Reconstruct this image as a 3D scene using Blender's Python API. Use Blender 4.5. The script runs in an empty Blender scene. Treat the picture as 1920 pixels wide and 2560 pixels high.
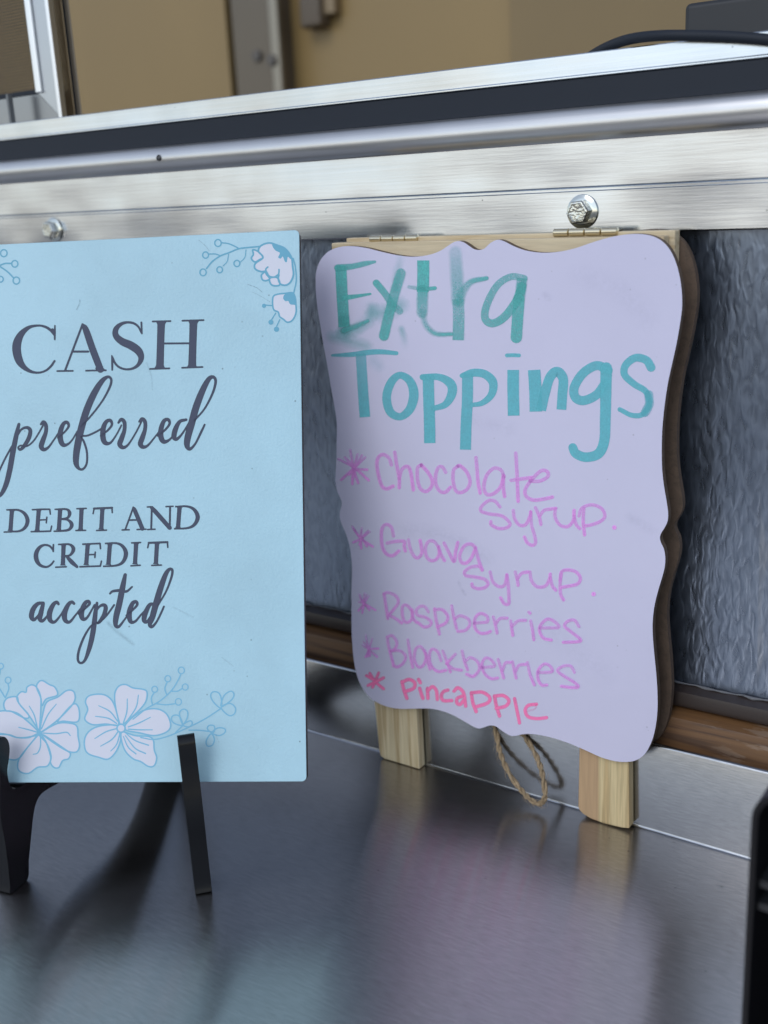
import bpy, bmesh, math, random
from mathutils import Vector, Matrix
from mathutils.geometry import tessellate_polygon
random.seed(7)
S = bpy.context.scene
COL = S.collection
R_ = math.radians

# ------------------------------------------------------------------ camera
# yaw / pitch / roll solved from the vanishing lines of the counter and the window frame
F_PX, IW, IH = 2750.0, 1920.0, 2560.0
YAW, PITCH, ROLL = R_(35.303), R_(16.138), R_(-2.9425)
def _rot():
    ca, sa, cb, sb, cc, sc = (math.cos(YAW), math.sin(YAW), math.cos(PITCH), math.sin(PITCH), math.cos(ROLL), math.sin(ROLL))
    Ry = Matrix(((ca, 0, sa), (0, 1, 0), (-sa, 0, ca)))
    Rx = Matrix(((1, 0, 0), (0, cb, -sb), (0, sb, cb)))
    Rz = Matrix(((cc, -sc, 0), (sc, cc, 0), (0, 0, 1)))
    return Rz @ Rx @ Ry
RC = _rot()
RT = RC.transposed()
def _w(v):
    a = RT @ Vector(v)
    return Vector((a.x, a.z, -a.y))
CAM = Vector((0.0, -0.40299, 0.27))
RIGHT, DOWN, FWD = _w((1, 0, 0)), _w((0, 1, 0)), _w((0, 0, 1))
cam = bpy.data.cameras.new("camera")
camo = bpy.data.objects.new("camera", cam)
COL.objects.link(camo)
m = Matrix((RIGHT, -DOWN, -FWD)).transposed().to_4x4()
m.translation = CAM
camo.matrix_world = m
cam.sensor_fit = 'VERTICAL'
cam.sensor_height = 36.0
cam.lens = 36.0 * F_PX / IH
cam.clip_start, cam.clip_end = 0.01, 3000.0
cam.dof.use_dof = True
cam.dof.focus_distance = 0.445
cam.dof.aperture_fstop = 10.0
S.camera = camo

# ------------------------------------------------------------------ light
SUN_EL, SUN_AZ = R_(40.0), R_(178.0)     # soft bright sky patch in front of the truck
w = bpy.data.worlds.new("World")
S.world = w
w.use_nodes = True
wn = w.node_tree
sky = wn.nodes.new('ShaderNodeTexSky')
sky.sky_type = 'NISHITA'
sky.sun_disc = False
sky.sun_elevation = SUN_EL
sky.sun_rotation = SUN_AZ
sky.air_density = 1.3
sky.dust_density = 0.4
sky.ozone_density = 1.0
hs = wn.nodes.new('ShaderNodeHueSaturation')          # sky made paler so the metal mirrors a less yellow horizon
hs.inputs['Saturation'].default_value = 0.50
tint = wn.nodes.new('ShaderNodeMix'); tint.data_type = 'RGBA'; tint.blend_type = 'MULTIPLY'
tint.inputs[0].default_value = 1.0; tint.inputs[7].default_value = (0.97, 1.0, 1.07, 1)
wn.links.new(sky.outputs[0], hs.inputs['Color'])
wn.links.new(hs.outputs[0], tint.inputs[6])
wn.links.new(tint.outputs[2], wn.nodes['Background'].inputs[0])
wn.nodes['Background'].inputs[1].default_value = 0.12
sun = bpy.data.lights.new("sun", 'SUN')
sun.energy = 0.6
sun.angle = R_(28)
sun.color = (1.0, 0.985, 0.97)
suno = bpy.data.objects.new("sun", sun)
COL.objects.link(suno)
sd = Vector((math.sin(SUN_AZ) * math.cos(SUN_EL), math.cos(SUN_AZ) * math.cos(SUN_EL), math.sin(SUN_EL)))
suno.rotation_euler = sd.to_track_quat('Z', 'Y').to_euler()
S.view_settings.view_transform = 'Standard'
S.view_settings.look = 'None'
S.view_settings.exposure = 0.39
S.view_settings.gamma = 1.0
S.view_settings.use_curve_mapping = False
S.cycles.transparent_max_bounces = 40

# ------------------------------------------------------------------ geometry helpers
def ray(p):
    return _w(((p[0] - 960.0) / F_PX, (p[1] - 1280.0) / F_PX, 1.0))
def on_y(p, y):
    r = ray(p); t = (y - CAM.y) / r.y
    return CAM + t * r
def on_z(p, z):
    r = ray(p); t = (z - CAM.z) / r.z
    return CAM + t * r
def on_plane(p, o, n):
    r = ray(p); t = (o - CAM).dot(n) / r.dot(n)
    return CAM + t * r

def empty(name, loc, label, cat, group=None):
    o = bpy.data.objects.new(name, None)
    COL.objects.link(o)
    o.empty_display_size = 0.02
    o.location = loc
    o['label'] = label
    o['category'] = cat
    if group: o['group'] = group
    return o
def link(name, verts, faces, mat, parent=None, smooth=False, mats=None, fm=None, label=None):
    me = bpy.data.meshes.new(name)
    off = Vector((0, 0, 0))
    if parent is not None:
        q = parent
        while q is not None:
            off += Vector(q.location); q = q.parent
    me.from_pydata([tuple(Vector(v) - off) for v in verts], [], faces)
    for mm in (mats or [mat]): me.materials.append(mm)
    if fm:
        for p, k in zip(me.polygons, fm): p.material_index = k
    if smooth:
        for p in me.polygons: p.use_smooth = True
    me.update()
    o = bpy.data.objects.new(name, me)
    COL.objects.link(o)
    if parent is not None: o.parent = parent
    if label: o['label'] = label
    return o
def finish_normals(o):
    bm = bmesh.new(); bm.from_mesh(o.data)
    bmesh.ops.recalc_face_normals(bm, faces=bm.faces[:])
    bm.to_mesh(o.data); bm.free()
    return o
def bevel(o, width, seg=2, angle=30):
    bm = bmesh.new(); bm.from_mesh(o.data)
    bmesh.ops.recalc_face_normals(bm, faces=bm.faces[:])
    ed = [e for e in bm.edges if len(e.link_faces) == 2 and e.calc_face_angle(0) > R_(angle)]
    bmesh.ops.bevel(bm, geom=ed, offset=width, segments=seg, affect='EDGES', profile=0.5, clamp_overlap=True)
    bm.to_mesh(o.data); bm.free()
    for p in o.data.polygons: p.use_smooth = True
    md = o.modifiers.new("wn", 'WEIGHTED_NORMAL'); md.keep_sharp = True
    return o
def box(name, a, b, mat, parent=None, bev=0.0, seg=2, label=None):
    x0, y0, z0 = a; x1, y1, z1 = b
    v = [(x0, y0, z0), (x1, y0, z0), (x1, y1, z0), (x0, y1, z0), (x0, y0, z1), (x1, y0, z1), (x1, y1, z1), (x0, y1, z1)]
    f = [(0, 3, 2, 1), (4, 5, 6, 7), (0, 1, 5, 4), (1, 2, 6, 5), (2, 3, 7, 6), (3, 0, 4, 7)]
    o = link(name, v, f, mat, parent, label=label)
    if bev: bevel(o, bev, seg)
    return o
def catmull(pts, n=8, closed=False):
    out = []
    P = [tuple(p) for p in pts]
    N = len(P)
    if N < 3 and not closed:
        for i in range(N - 1):
            for k in range(n):
                t = k / n
                out.append(tuple(P[i][j] * (1 - t) + P[i + 1][j] * t for j in range(len(P[i]))))
        out.append(P[-1]); return out
    rng = range(N) if closed else range(N - 1)
    for i in rng:
        if closed:
            p0, p1, p2, p3 = P[(i - 1) % N], P[i], P[(i + 1) % N], P[(i + 2) % N]
        else:
            p0 = P[i - 1] if i > 0 else tuple(2 * a - b for a, b in zip(P[0], P[1]))
            p1, p2 = P[i], P[i + 1]
            p3 = P[i + 2] if i + 2 < N else tuple(2 * a - b for a, b in zip(P[-1], P[-2]))
        for k in range(n):
            t = k / n
            out.append(tuple(0.5 * (2 * b + (c - a) * t + (2 * a - 5 * b + 4 * c - d) * t * t + (3 * b - a - 3 * c + d) * t ** 3)
                             for a, b, c, d in zip(p0, p1, p2, p3)))
    if not closed: out.append(P[-1])
    return out
def prism(name, pts, vec, mat, parent=None, side=None, bev=0.0, label=None):
    """flat outline (list of Vector) pushed along vec; front face keeps material 0, the rest material 1"""
    n = len(pts)
    V = [Vector(p) for p in pts] + [Vector(p) + vec for p in pts]
    tri = tessellate_polygon([[Vector(p) for p in pts]])
    F = [tuple(t) for t in tri] + [tuple(n + i for i in reversed(t)) for t in tri]
    fm = [0] * len(tri) + [1 if side else 0] * len(tri)
    for i in range(n):
        j = (i + 1) % n
        F.append((i, j, n + j, n + i)); fm.append(1 if side else 0)
    o = link(name, V, F, mat, parent, mats=[mat, side] if side else None, fm=fm, label=label)
    finish_normals(o)
    return o
def extrude_x(name, prof, x0, x1, mat, parent=None, smooth=False, label=None, bev=0.0):
    """closed (y,z) profile swept along x"""
    n = len(prof)
    V = [(x0, p[0], p[1]) for p in prof] + [(x1, p[0], p[1]) for p in prof]
    F = [(i, (i + 1) % n, n + (i + 1) % n, n + i) for i in range(n)]
    tri = tessellate_polygon([[Vector((0, p[0], p[1])) for p in prof]])
    F += [tuple(t) for t in tri] + [tuple(n + i for i in reversed(t)) for t in tri]
    o = link(name, V, F, mat, parent, label=label)
    finish_normals(o)
    if bev: bevel(o, bev, 2)
    elif smooth:
        for p in o.data.polygons: p.use_smooth = True
        try: o.data.set_sharp_from_angle(angle=R_(35))
        except Exception: pass
    return o
def tube(name, pts, rad, mat, parent=None, seg=10, closed=False, label=None, cap=True):
    """round tube along a list of points; rad a number or a list"""
    P = [Vector(p) for p in pts]
    n = len(P)
    rr = rad if isinstance(rad, (list, tuple)) else [rad] * n
    V, F = [], []
    up = Vector((0.13, 0.27, 0.95))
    for i in range(n):
        if closed: t = P[(i + 1) % n] - P[i - 1]
        else: t = P[min(i + 1, n - 1)] - P[max(i - 1, 0)]
        t.normalize()
        a = up - up.dot(t) * t
        if a.length < 1e-4: a = Vector((1, 0, 0)) - t.x * t
        a.normalize(); up = a
        b = t.cross(a)
        for k in range(seg):
            th = 2 * math.pi * k / seg
            V.append(P[i] + rr[i] * (math.cos(th) * a + math.sin(th) * b))
    for i in range(n if closed else n - 1):
        j = (i + 1) % n
        for k in range(seg):
            l = (k + 1) % seg
            F.append((i * seg + k, i * seg + l, j * seg + l, j * seg + k))
    if cap and not closed:
        F.append(tuple(reversed(range(seg)))); F.append(tuple((n - 1) * seg + k for k in range(seg)))
    if name is None: return V, F
    return link(name, V, F, mat, parent, smooth=True, label=label)
def lathe(name, prof, origin, axis, mat, parent=None, seg=48, label=None, phase=0.0):
    """(r, h) profile turned about axis through origin"""
    ax = Vector(axis).normalized()
    a = ax.orthogonal().normalized(); b = ax.cross(a)
    V, F = [], []
    for r, h in prof:
        for k in range(seg):
            th = 2 * math.pi * k / seg + phase
            V.append(Vector(origin) + ax * h + r * (math.cos(th) * a + math.sin(th) * b))
    n = len(prof)
    for i in range(n - 1):
        for k in range(seg):
            l = (k + 1) % seg
            F.append((i * seg + k, i * seg + l, (i + 1) * seg + l, (i + 1) * seg + k))
    F.append(tuple((n - 1) * seg + k for k in range(seg)))
    o = link(name, V, F, mat, parent, label=label)
    return finish_normals(o)

# ------------------------------------------------------------------ material helpers
def nmat(name):
    mt = bpy.data.materials.new(name); mt.use_nodes = True
    nt = mt.node_tree
    return mt, nt, nt.nodes['Principled BSDF']
def N(nt, t, **k):
    nd = nt.nodes.new(t)
    for a, b in k.items():
        if a in nd.inputs: nd.inputs[a].default_value = b
        else: setattr(nd, a, b)
    return nd
def L(nt, a, b): nt.links.new(a, b)
def coords(nt, scale=(1, 1, 1), rot=(0, 0, 0), loc=(0, 0, 0)):
    tc = N(nt, 'ShaderNodeTexCoord'); mp = N(nt, 'ShaderNodeMapping')
    mp.inputs['Scale'].default_value = scale; mp.inputs['Rotation'].default_value = rot; mp.inputs['Location'].default_value = loc
    L(nt, tc.outputs['Object'], mp.inputs['Vector'])
    return mp.outputs['Vector']
def noise(nt, vec, scale=1.0, detail=3.0, rough=0.5, dist=0.0):
    n = N(nt, 'ShaderNodeTexNoise'); n.inputs['Scale'].default_value = scale
    n.inputs['Detail'].default_value = detail; n.inputs['Roughness'].default_value = rough; n.inputs['Distortion'].default_value = dist
    L(nt, vec, n.inputs['Vector'])
    return n.outputs['Fac']
def ramp(nt, fac, stops, interp='LINEAR'):
    r = N(nt, 'ShaderNodeValToRGB'); cr = r.color_ramp; cr.interpolation = interp
    while len(cr.elements) < len(stops): cr.elements.new(0.5)
    for e, (p, c) in zip(cr.elements, stops):
        e.position = p
        e.color = (c, c, c, 1) if isinstance(c, (int, float)) else (c[0], c[1], c[2], 1)
    L(nt, fac, r.inputs['Fac'])
    return r.outputs['Color']
def mixc(nt, fac, a, b, mode='MIX'):
    mx = N(nt, 'ShaderNodeMix'); mx.data_type = 'RGBA'; mx.blend_type = mode
    for s, i in ((fac, 0), (a, 6), (b, 7)):
        if hasattr(s, 'is_linked'): L(nt, s, mx.inputs[i])
        else: mx.inputs[i].default_value = s if isinstance(s, (int, float)) else (s[0], s[1], s[2], 1)
    return mx.outputs[2]
def math_(nt, op, a, b=0.5, clamp=False):
    mm = N(nt, 'ShaderNodeMath'); mm.operation = op; mm.use_clamp = clamp
    for s, i in ((a, 0), (b, 1)):
        if hasattr(s, 'is_linked'): L(nt, s, mm.inputs[i])
        else: mm.inputs[i].default_value = s
    return mm.outputs[0]
def bump(nt, bs, h, strength=0.2, dist=0.001, prev=None):
    b = N(nt, 'ShaderNodeBump'); b.inputs['Strength'].default_value = strength; b.inputs['Distance'].default_value = dist
    L(nt, h, b.inputs['Height'])
    if prev is not None: L(nt, prev, b.inputs['Normal'])
    L(nt, b.outputs['Normal'], bs.inputs['Normal'])
    return b.outputs['Normal']
def srgb(r, g, b):
    f = lambda c: (c / 255) / 12.92 if c / 255 <= 0.04045 else ((c / 255 + 0.055) / 1.055) ** 2.4
    return (f(r), f(g), f(b))
def plain(name, col, rough=0.5, metal=0.0, spec=0.5):
    mt, nt, b = nmat(name)
    b.inputs['Base Color'].default_value = (*col, 1); b.inputs['Roughness'].default_value = rough
    b.inputs['Metallic'].default_value = metal; b.inputs['Specular IOR Level'].default_value = spec
    return mt

def metal_brushed(name, col, rough, aniso, con=0.05, met=1.0, bn=(60, 900, 900), streak=(5, 900, 900), blotch=0.08, wav=0.25, bstr=0.07, dirt=0.0, spread=0.04):
    """metal drawn along x: fine long streaks, slow waves of the sheet, faint stains, deepened on alu to imitate reflections"""
    mt, nt, b = nmat(name)
    b.inputs['Metallic'].default_value = met
    st = noise(nt, coords(nt, streak), 1.0, 4.0, 0.65)
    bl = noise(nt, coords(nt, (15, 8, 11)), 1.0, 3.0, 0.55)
    fine = noise(nt, coords(nt, bn), 1.0, 2.0, 0.5)
    c1 = ramp(nt, st, [(0.3, tuple(x * (1 - con) for x in col)), (0.7, tuple(min(1, x * (1 + con)) for x in col))])
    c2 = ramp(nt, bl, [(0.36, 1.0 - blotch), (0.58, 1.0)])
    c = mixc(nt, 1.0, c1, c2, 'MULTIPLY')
    if dirt:
        sp = N(nt, 'ShaderNodeTexVoronoi'); sp.inputs['Scale'].default_value = 1.0
        L(nt, coords(nt, (95, 95, 95)), sp.inputs['Vector'])
        spm = ramp(nt, sp.outputs['Distance'], [(0.028, 1.0), (0.045, 0.0)])
        gate = ramp(nt, noise(nt, coords(nt, (25, 25, 25)), 1.0, 1.0), [(0.5, 0.0), (0.56, 1.0)])
        c = mixc(nt, math_(nt, 'MULTIPLY', spm, math_(nt, 'MULTIPLY', gate, dirt)), c, (0.03, 0.03, 0.035))
    L(nt, c, b.inputs['Base Color'])
    rr = math_(nt, 'ADD', math_(nt, 'MULTIPLY', math_(nt, 'SUBTRACT', bl, 0.5), spread * 2),
               math_(nt, 'ADD', math_(nt, 'MULTIPLY', math_(nt, 'SUBTRACT', st, 0.5), spread * 1.5), rough))
    L(nt, rr, b.inputs['Roughness'])
    b.inputs['Anisotropic'].default_value = aniso
    tg = N(nt, 'ShaderNodeCombineXYZ'); tg.inputs[1].default_value = 1.0; tg.inputs[2].default_value = 1.0
    L(nt, tg.outputs[0], b.inputs['Tangent'])
    wv = noise(nt, coords(nt, (9, 12, 14)), 1.0, 2.0, 0.5)
    n1 = bump(nt, b, wv, wav, 0.004)
    bump(nt, b, fine, bstr, 0.0002, n1)
    return mt

M = {}
M['alu'] = metal_brushed('brushed_aluminium', (0.64, 0.675, 0.72), 0.18, 0.45, wav=0.7, blotch=0.16, dirt=0.5, con=0.07)  # darker blotches in the base colour imitate reflected surroundings
M['alu_tube'] = metal_brushed('tube_aluminium', (0.70, 0.69, 0.68), 0.33, 0.3, wav=0.08)
M['alu_plain'] = plain('mill_aluminium', (0.50, 0.52, 0.55), 0.30, 1.0)
M['steel'] = metal_brushed('brushed_stainless', (0.455, 0.437, 0.420), 0.21, 1.0, con=0.13, met=0.985, bn=(170, 1000, 1000), streak=(150, 900, 900), wav=0.03, bstr=0.06, dirt=0.8, blotch=0.07, spread=0.025)
M['splash'] = metal_brushed('splash_stainless', (0.42, 0.43, 0.45), 0.20, 0.5, con=0.09, bn=(170, 1300, 1300), streak=(170, 1150, 1150), wav=0.06, bstr=0.10, blotch=0.08)
M['rubber'] = plain('black_rubber', (0.011, 0.016, 0.026), 0.6, spec=0.35)
M['zinc'] = plain('zinc_plated_steel', (0.62, 0.64, 0.60), 0.16, 1.0)
M['brass'] = plain('brassy_hinge_metal', (0.70, 0.62, 0.45), 0.22, 1.0)
M['dark_gap'] = plain('dark_gap', (0.015, 0.015, 0.018), 0.7)
M['black_gloss'] = plain('black_gloss_plastic', (0.004, 0.0045, 0.006), 0.20, spec=0.32)
M['black_matte'] = plain('black_matte_plastic', (0.018, 0.020, 0.024), 0.45)

def wall_mat():
    mt, nt, b = nmat('embossed_metal_panel')
    n1 = noise(nt, coords(nt, (400, 400, 150)), 1.0, 1.0, 0.4, 0.5)
    n2 = noise(nt, coords(nt, (110, 110, 9)), 1.0, 3.0, 0.6, 0.4)
    stain = noise(nt, coords(nt, (22, 22, 10)), 1.0, 2.0, 0.5)
    c = mixc(nt, ramp(nt, stain, [(0.35, 0.0), (0.75, 1.0)]), (0.20, 0.24, 0.315), (0.27, 0.315, 0.395))
    streak = ramp(nt, n2, [(0.66, 0.0), (0.74, 1.0)])
    c = mixc(nt, math_(nt, 'MULTIPLY', streak, 0.30), c, (0.42, 0.41, 0.40))
    c = mixc(nt, 1.0, c, ramp(nt, n1, [(0.40, 0.84), (0.58, 1.0)]), 'MULTIPLY')
    L(nt, c, b.inputs['Base Color'])
    b.inputs['Metallic'].default_value = 0.9
    L(nt, ramp(nt, n1, [(0.3, 0.27), (0.7, 0.33)]), b.inputs['Roughness'])
    bump(nt, b, n1, 0.32, 0.0007)
    return mt
M['panel'] = wall_mat()

def wood_mat(name, light, dark, sc=(240, 240, 9), seed=0.0, split=None, rough=0.55, worn=None):
    mt, nt, b = nmat(name)
    n1 = noise(nt, coords(nt, sc, loc=(seed, seed, seed)), 1.0, 3.0, 0.6, 0.6)
    n2 = noise(nt, coords(nt, (sc[0] * 4, sc[1] * 4, sc[2] * 4), loc=(seed, 0, 0)), 1.0, 2.0, 0.6)
    c = ramp(nt, n1, [(0.40, dark), (0.48, tuple(0.3 * d + 0.7 * l for d, l in zip(dark, light))), (0.58, light)])
    c = mixc(nt, 1.0, c, ramp(nt, n2, [(0.3, 0.86), (0.6, 1.0)]), 'MULTIPLY')
    if split:
        tc = N(nt, 'ShaderNodeTexCoord'); sx = N(nt, 'ShaderNodeSeparateXYZ')
        L(nt, tc.outputs['Generated'], sx.inputs[0])
        c = mixc(nt, ramp(nt, math_(nt, 'ADD', sx.outputs[0], math_(nt, 'MULTIPLY', n1, 0.04)), [(split[0] - 0.02, 1.0), (split[0] + 0.02, 0.0)]), c, split[1])
        c = mixc(nt, 1.0, c, ramp(nt, n2, [(0.3, 0.85), (0.6, 1.0)]), 'MULTIPLY')
    if worn:
        wn_ = noise(nt, coords(nt, (45, 200, 200)), 1.0, 4.0, 0.65)
        tc = N(nt, 'ShaderNodeTexCoord'); sx = N(nt, 'ShaderNodeSeparateXYZ'); L(nt, tc.outputs['Object'], sx.inputs[0])
        g = ramp(nt, math_(nt, 'ADD', math_(nt, 'MULTIPLY', sx.outputs[0], 9.0), 1.30), [(0.05, 0.0), (0.5, 1.0)])
        c = mixc(nt, math_(nt, 'MULTIPLY', ramp(nt, wn_, [(0.52, 0.0), (0.58, 1.0)]), g), c, worn)
    L(nt, c, b.inputs['Base Color'])
    b.inputs['Roughness'].default_value = rough
    bump(nt, b, n2, 0.15, 0.0004)
    return mt
M['pine'] = wood_mat('pine', (0.70, 0.60, 0.39), (0.50, 0.38, 0.21), seed=3.1)
M['pine_two'] = wood_mat('pine_two_tone', (0.68, 0.55, 0.31), (0.58, 0.43, 0.22), seed=7.7, split=(0.42, (0.50, 0.335, 0.19)))
M['pine_bar'] = wood_mat('pine_bar', (0.66, 0.55, 0.37), (0.52, 0.40, 0.24), sc=(12, 220, 220), seed=1.4)
M['trim'] = wood_mat('stained_wood', (0.19, 0.095, 0.038), (0.085, 0.040, 0.018), sc=(8, 160, 160), seed=5.0, rough=0.5, worn=(0.30, 0.22, 0.16))
M['mdf'] = wood_mat('brown_fibreboard', (0.125, 0.085, 0.060), (0.10, 0.07, 0.05), sc=(300, 300, 300), rough=0.7)
M['mdf_dark'] = wood_mat('dark_fibreboard_edge', (0.06, 0.05, 0.045), (0.045, 0.038, 0.035), sc=(300, 300, 300), rough=0.75)

def painted_board(name, col, stipple, specks, stain):
    mt, nt, b = nmat(name)
    big = noise(nt, coords(nt, (22, 22, 22)), 1.0, 4.0, 0.6)
    c = mixc(nt, ramp(nt, big, [(0.35, 0.0), (0.75, 1.0)]), col, tuple(x * (1 - stain) for x in col))
    vo = N(nt, 'ShaderNodeTexVoronoi'); L(nt, coords(nt, (150, 150, 150)), vo.inputs['Vector']); vo.inputs['Scale'].default_value = 1.0
    dots = ramp(nt, vo.outputs['Distance'], [(0.04, 1.0), (0.07, 0.0)])
    gate = ramp(nt, noise(nt, coords(nt, (70, 70, 70)), 1.0, 1.0), [(0.52, 0.0), (0.6, 1.0)])
    c = mixc(nt, math_(nt, 'MULTIPLY', math_(nt, 'MULTIPLY', dots, gate), specks), c, tuple(x * 0.35 for x in col))
    L(nt, c, b.inputs['Base Color'])
    b.inputs['Roughness'].default_value = 0.42
    b.inputs['Specular IOR Level'].default_value = 0.35
    bump(nt, b, noise(nt, coords(nt, (1, 1, 1)), 900.0, 2.0, 0.5), stipple, 0.0003)
    return mt
M['sign_blue'] = painted_board('pale_blue_paint', (0.425, 0.655, 0.755), 0.5, 0.8, 0.12)
M['board_white'] = painted_board('lavender_white_paint', (0.640, 0.625, 0.795), 0.10, 0.35, 0.04)
M['ink_slate'] = plain('slate_engraving', (0.074, 0.086, 0.130), 0.6, spec=0.2)
M['ink_rim'] = plain('painted_edge_shade', (0.050, 0.060, 0.080), 0.7, spec=0.2)  # shade of an engraved depth put into the colour of flat letter edges
M['print_blue'] = plain('printed_blue', (0.135, 0.40, 0.55), 0.45, spec=0.3)
M['print_soft'] = plain('printed_soft_blue', (0.215, 0.50, 0.68), 0.45, spec=0.3)
M['print_white'] = plain('printed_white', (0.66, 0.68, 0.77), 0.45, spec=0.3)

def marker(name, col, edge=0.0, streak=0.35, nscale=320.0, gain=1.0):
    """felt pen: how much ink lies there comes from the stroke (dens, soft, distance from the middle)"""
    mt, nt, b = nmat(name)
    at = N(nt, 'ShaderNodeAttribute'); at.attribute_name = 'ink'
    sep = N(nt, 'ShaderNodeSeparateColor'); L(nt, at.outputs['Color'], sep.inputs[0])
    dens, soft, d = math_(nt, 'MULTIPLY', sep.outputs[0], gain), sep.outputs[1], sep.outputs[2]
    n1 = noise(nt, coords(nt, (1, 1, 1)), nscale, 4.0, 0.7)
    n2 = noise(nt, coords(nt, (1, 1, 1)), nscale * 4, 2.0, 0.6)
    inner = math_(nt, 'SUBTRACT', 1.0, soft)
    dd = math_(nt, 'ADD', d, math_(nt, 'MULTIPLY', math_(nt, 'SUBTRACT', n1, 0.5), math_(nt, 'ADD', math_(nt, 'MULTIPLY', soft, 0.9), 0.10)))
    fall = math_(nt, 'DIVIDE', math_(nt, 'SUBTRACT', 1.0, dd), math_(nt, 'ADD', soft, 0.04), True)
    pool = math_(nt, 'ADD', 1.0, math_(nt, 'MULTIPLY', math_(nt, 'POWER', d, 3.0), edge))
    mod = math_(nt, 'ADD', 1.0 - streak * 0.5, math_(nt, 'MULTIPLY', math_(nt, 'ADD', math_(nt, 'SUBTRACT', n1, 0.5), math_(nt, 'MULTIPLY', math_(nt, 'SUBTRACT', n2, 0.5), 0.6)), streak * 2.4))
    al = math_(nt, 'MULTIPLY', math_(nt, 'MULTIPLY', dens, fall), math_(nt, 'MULTIPLY', pool, mod), True)
    L(nt, al, b.inputs['Alpha'])
    b.inputs['Base Color'].default_value = (*col, 1)
    b.inputs['Roughness'].default_value = 0.5
    b.inputs['Specular IOR Level'].default_value = 0.3
    return mt
M['teal_old'] = marker('teal_marker_worn', (0.12, 0.52, 0.50), streak=0.35, gain=1.15)
M['teal'] = marker('teal_marker', (0.15, 0.56, 0.64), streak=0.16)
M['purple'] = marker('purple_marker', (0.90, 0.38, 0.90), edge=0.55, streak=0.30, gain=1.2)
M['pink'] = marker('pink_marker', (1.0, 0.23, 0.49), edge=0.10, streak=0.30, gain=1.6)

# flat writing lying on a board ------------------------------------------------
class Ink:
    """ribbons and filled shapes given in photograph-crop coordinates, laid on a real board plane"""
    def __init__(self, o, n, lift=0.00006, step=0.0000035):
        self.o, self.n, self.V, self.F, self.C = o, n, [], [], []
        self.lift, self.step, self.k = lift, step, 0
    def crop(self, ox, oy, s): self.ox, self.oy, self.s = ox, oy, s; return self
    def pt(self, x, y):
        p = on_plane((self.ox + x / self.s, self.oy + y / self.s), self.o, self.n)
        return p + self.n * (self.lift + self.step * self.k)
    def stroke(self, pts, wd=None, dens=1.0, soft=0.0, n=7, closed=False, grow=0.0, square=False):
        P = []
        m_ = len(pts)
        for i, p in enumerate(pts):
            ww = p[2] if len(p) > 2 else (wd[0] + (wd[1] - wd[0]) * i / max(1, m_ - 1) if isinstance(wd, (tuple, list)) else wd)
            de = p[3] if len(p) > 3 else (dens[0] + (dens[1] - dens[0]) * i / max(1, m_ - 1) if isinstance(dens, (tuple, list)) else dens)
            P.append((p[0], p[1], ww + 2 * grow, de))
        Q = catmull(P, n, closed)
        c = len(self.V); N_ = len(Q)
        for i, q in enumerate(Q):
            a = Q[(i + 1) % N_] if (closed or i + 1 < N_) else Q[i]
            b = Q[i - 1] if (closed or i > 0) else Q[i]
            tx, ty = a[0] - b[0], a[1] - b[1]
            l = math.hypot(tx, ty) or 1.0
            nx, ny = -ty / l, tx / l
            h = max(0.3, q[2]) / 2
            for sgn, dd in ((-1, 1.0), (0, 0.0), (1, 1.0)):
                self.V.append(self.pt(q[0] + sgn * nx * h, q[1] + sgn * ny * h)); self.C.append((q[3], soft, dd, 1))
        for i in range(N_ if closed else N_ - 1):
            a, b = c + 3 * i, c + 3 * ((i + 1) % N_)
            self.F += [(a, b, b + 1, a + 1), (a + 1, b + 1, b + 2, a + 2)]
        if not closed and not square:
            for end in (0, N_ - 1):
                q = Q[end]; o2 = Q[1] if end == 0 else Q[end - 1]
                ang = math.atan2(q[1] - o2[1], q[0] - o2[0]); h = max(0.3, q[2]) / 2
                base = c + 3 * end
                prev = None
                idx = []
                for k in range(7):
                    th = ang - math.pi / 2 + math.pi * k / 6
                    self.V.append(self.pt(q[0] + h * math.cos(th), q[1] + h * math.sin(th))); self.C.append((q[3], soft, 1.0, 1))
                    idx.append(len(self.V) - 1)
                for k in range(6): self.F.append((base + 1, idx[k], idx[k + 1]))
        self.k += 1
        return self
    def fill(self, pts, n=5, smooth=True):
        Q = catmull(pts, n, True) if smooth else pts
        W = [self.pt(q[0], q[1]) for q in Q]
        c = len(self.V)
        self.V += W; self.C += [(1, 0, 0, 1)] * len(W)
        for t in tessellate_polygon([[Vector((q[0], q[1], 0)) for q in Q]]): self.F.append(tuple(c + i for i in t))
        self.k += 1
        return self
    def dot(self, x, y, r, dens=1.0, soft=0.0):
        c = len(self.V)
        self.V.append(self.pt(x, y)); self.C.append((dens, soft, 0, 1))
        for k in range(14):
            th = 2 * math.pi * k / 14
            self.V.append(self.pt(x + r * math.cos(th), y + r * math.sin(th))); self.C.append((dens, soft, 1, 1))
        for k in range(14): self.F.append((c, c + 1 + k, c + 1 + (k + 1) % 14))
        self.k += 1
        return self
    def build(self, name, mat, parent, label=None):
        o = link(name, self.V, self.F, mat, parent, label=label)
        ca = o.data.color_attributes.new('ink', 'FLOAT_COLOR', 'POINT')
        for i, cc in enumerate(self.C): ca.data[i].color = cc
        bm = bmesh.new(); bm.from_mesh(o.data)
        for f in bm.faces:
            f.normal_update()
            if f.normal.dot(self.n) < 0: f.normal_flip()
        bm.to_mesh(o.data); bm.free()
        return o

# ------------------------------------------------------------------ the ground far below the counter
g = link('pavement', [(-60, -60, -1.15), (60, -60, -1.15), (60, 60, -1.15), (-60, 60, -1.15)], [(0, 1, 2, 3)], plain('pavement', (0.16, 0.155, 0.15), 0.8))
g['kind'] = 'structure'

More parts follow.
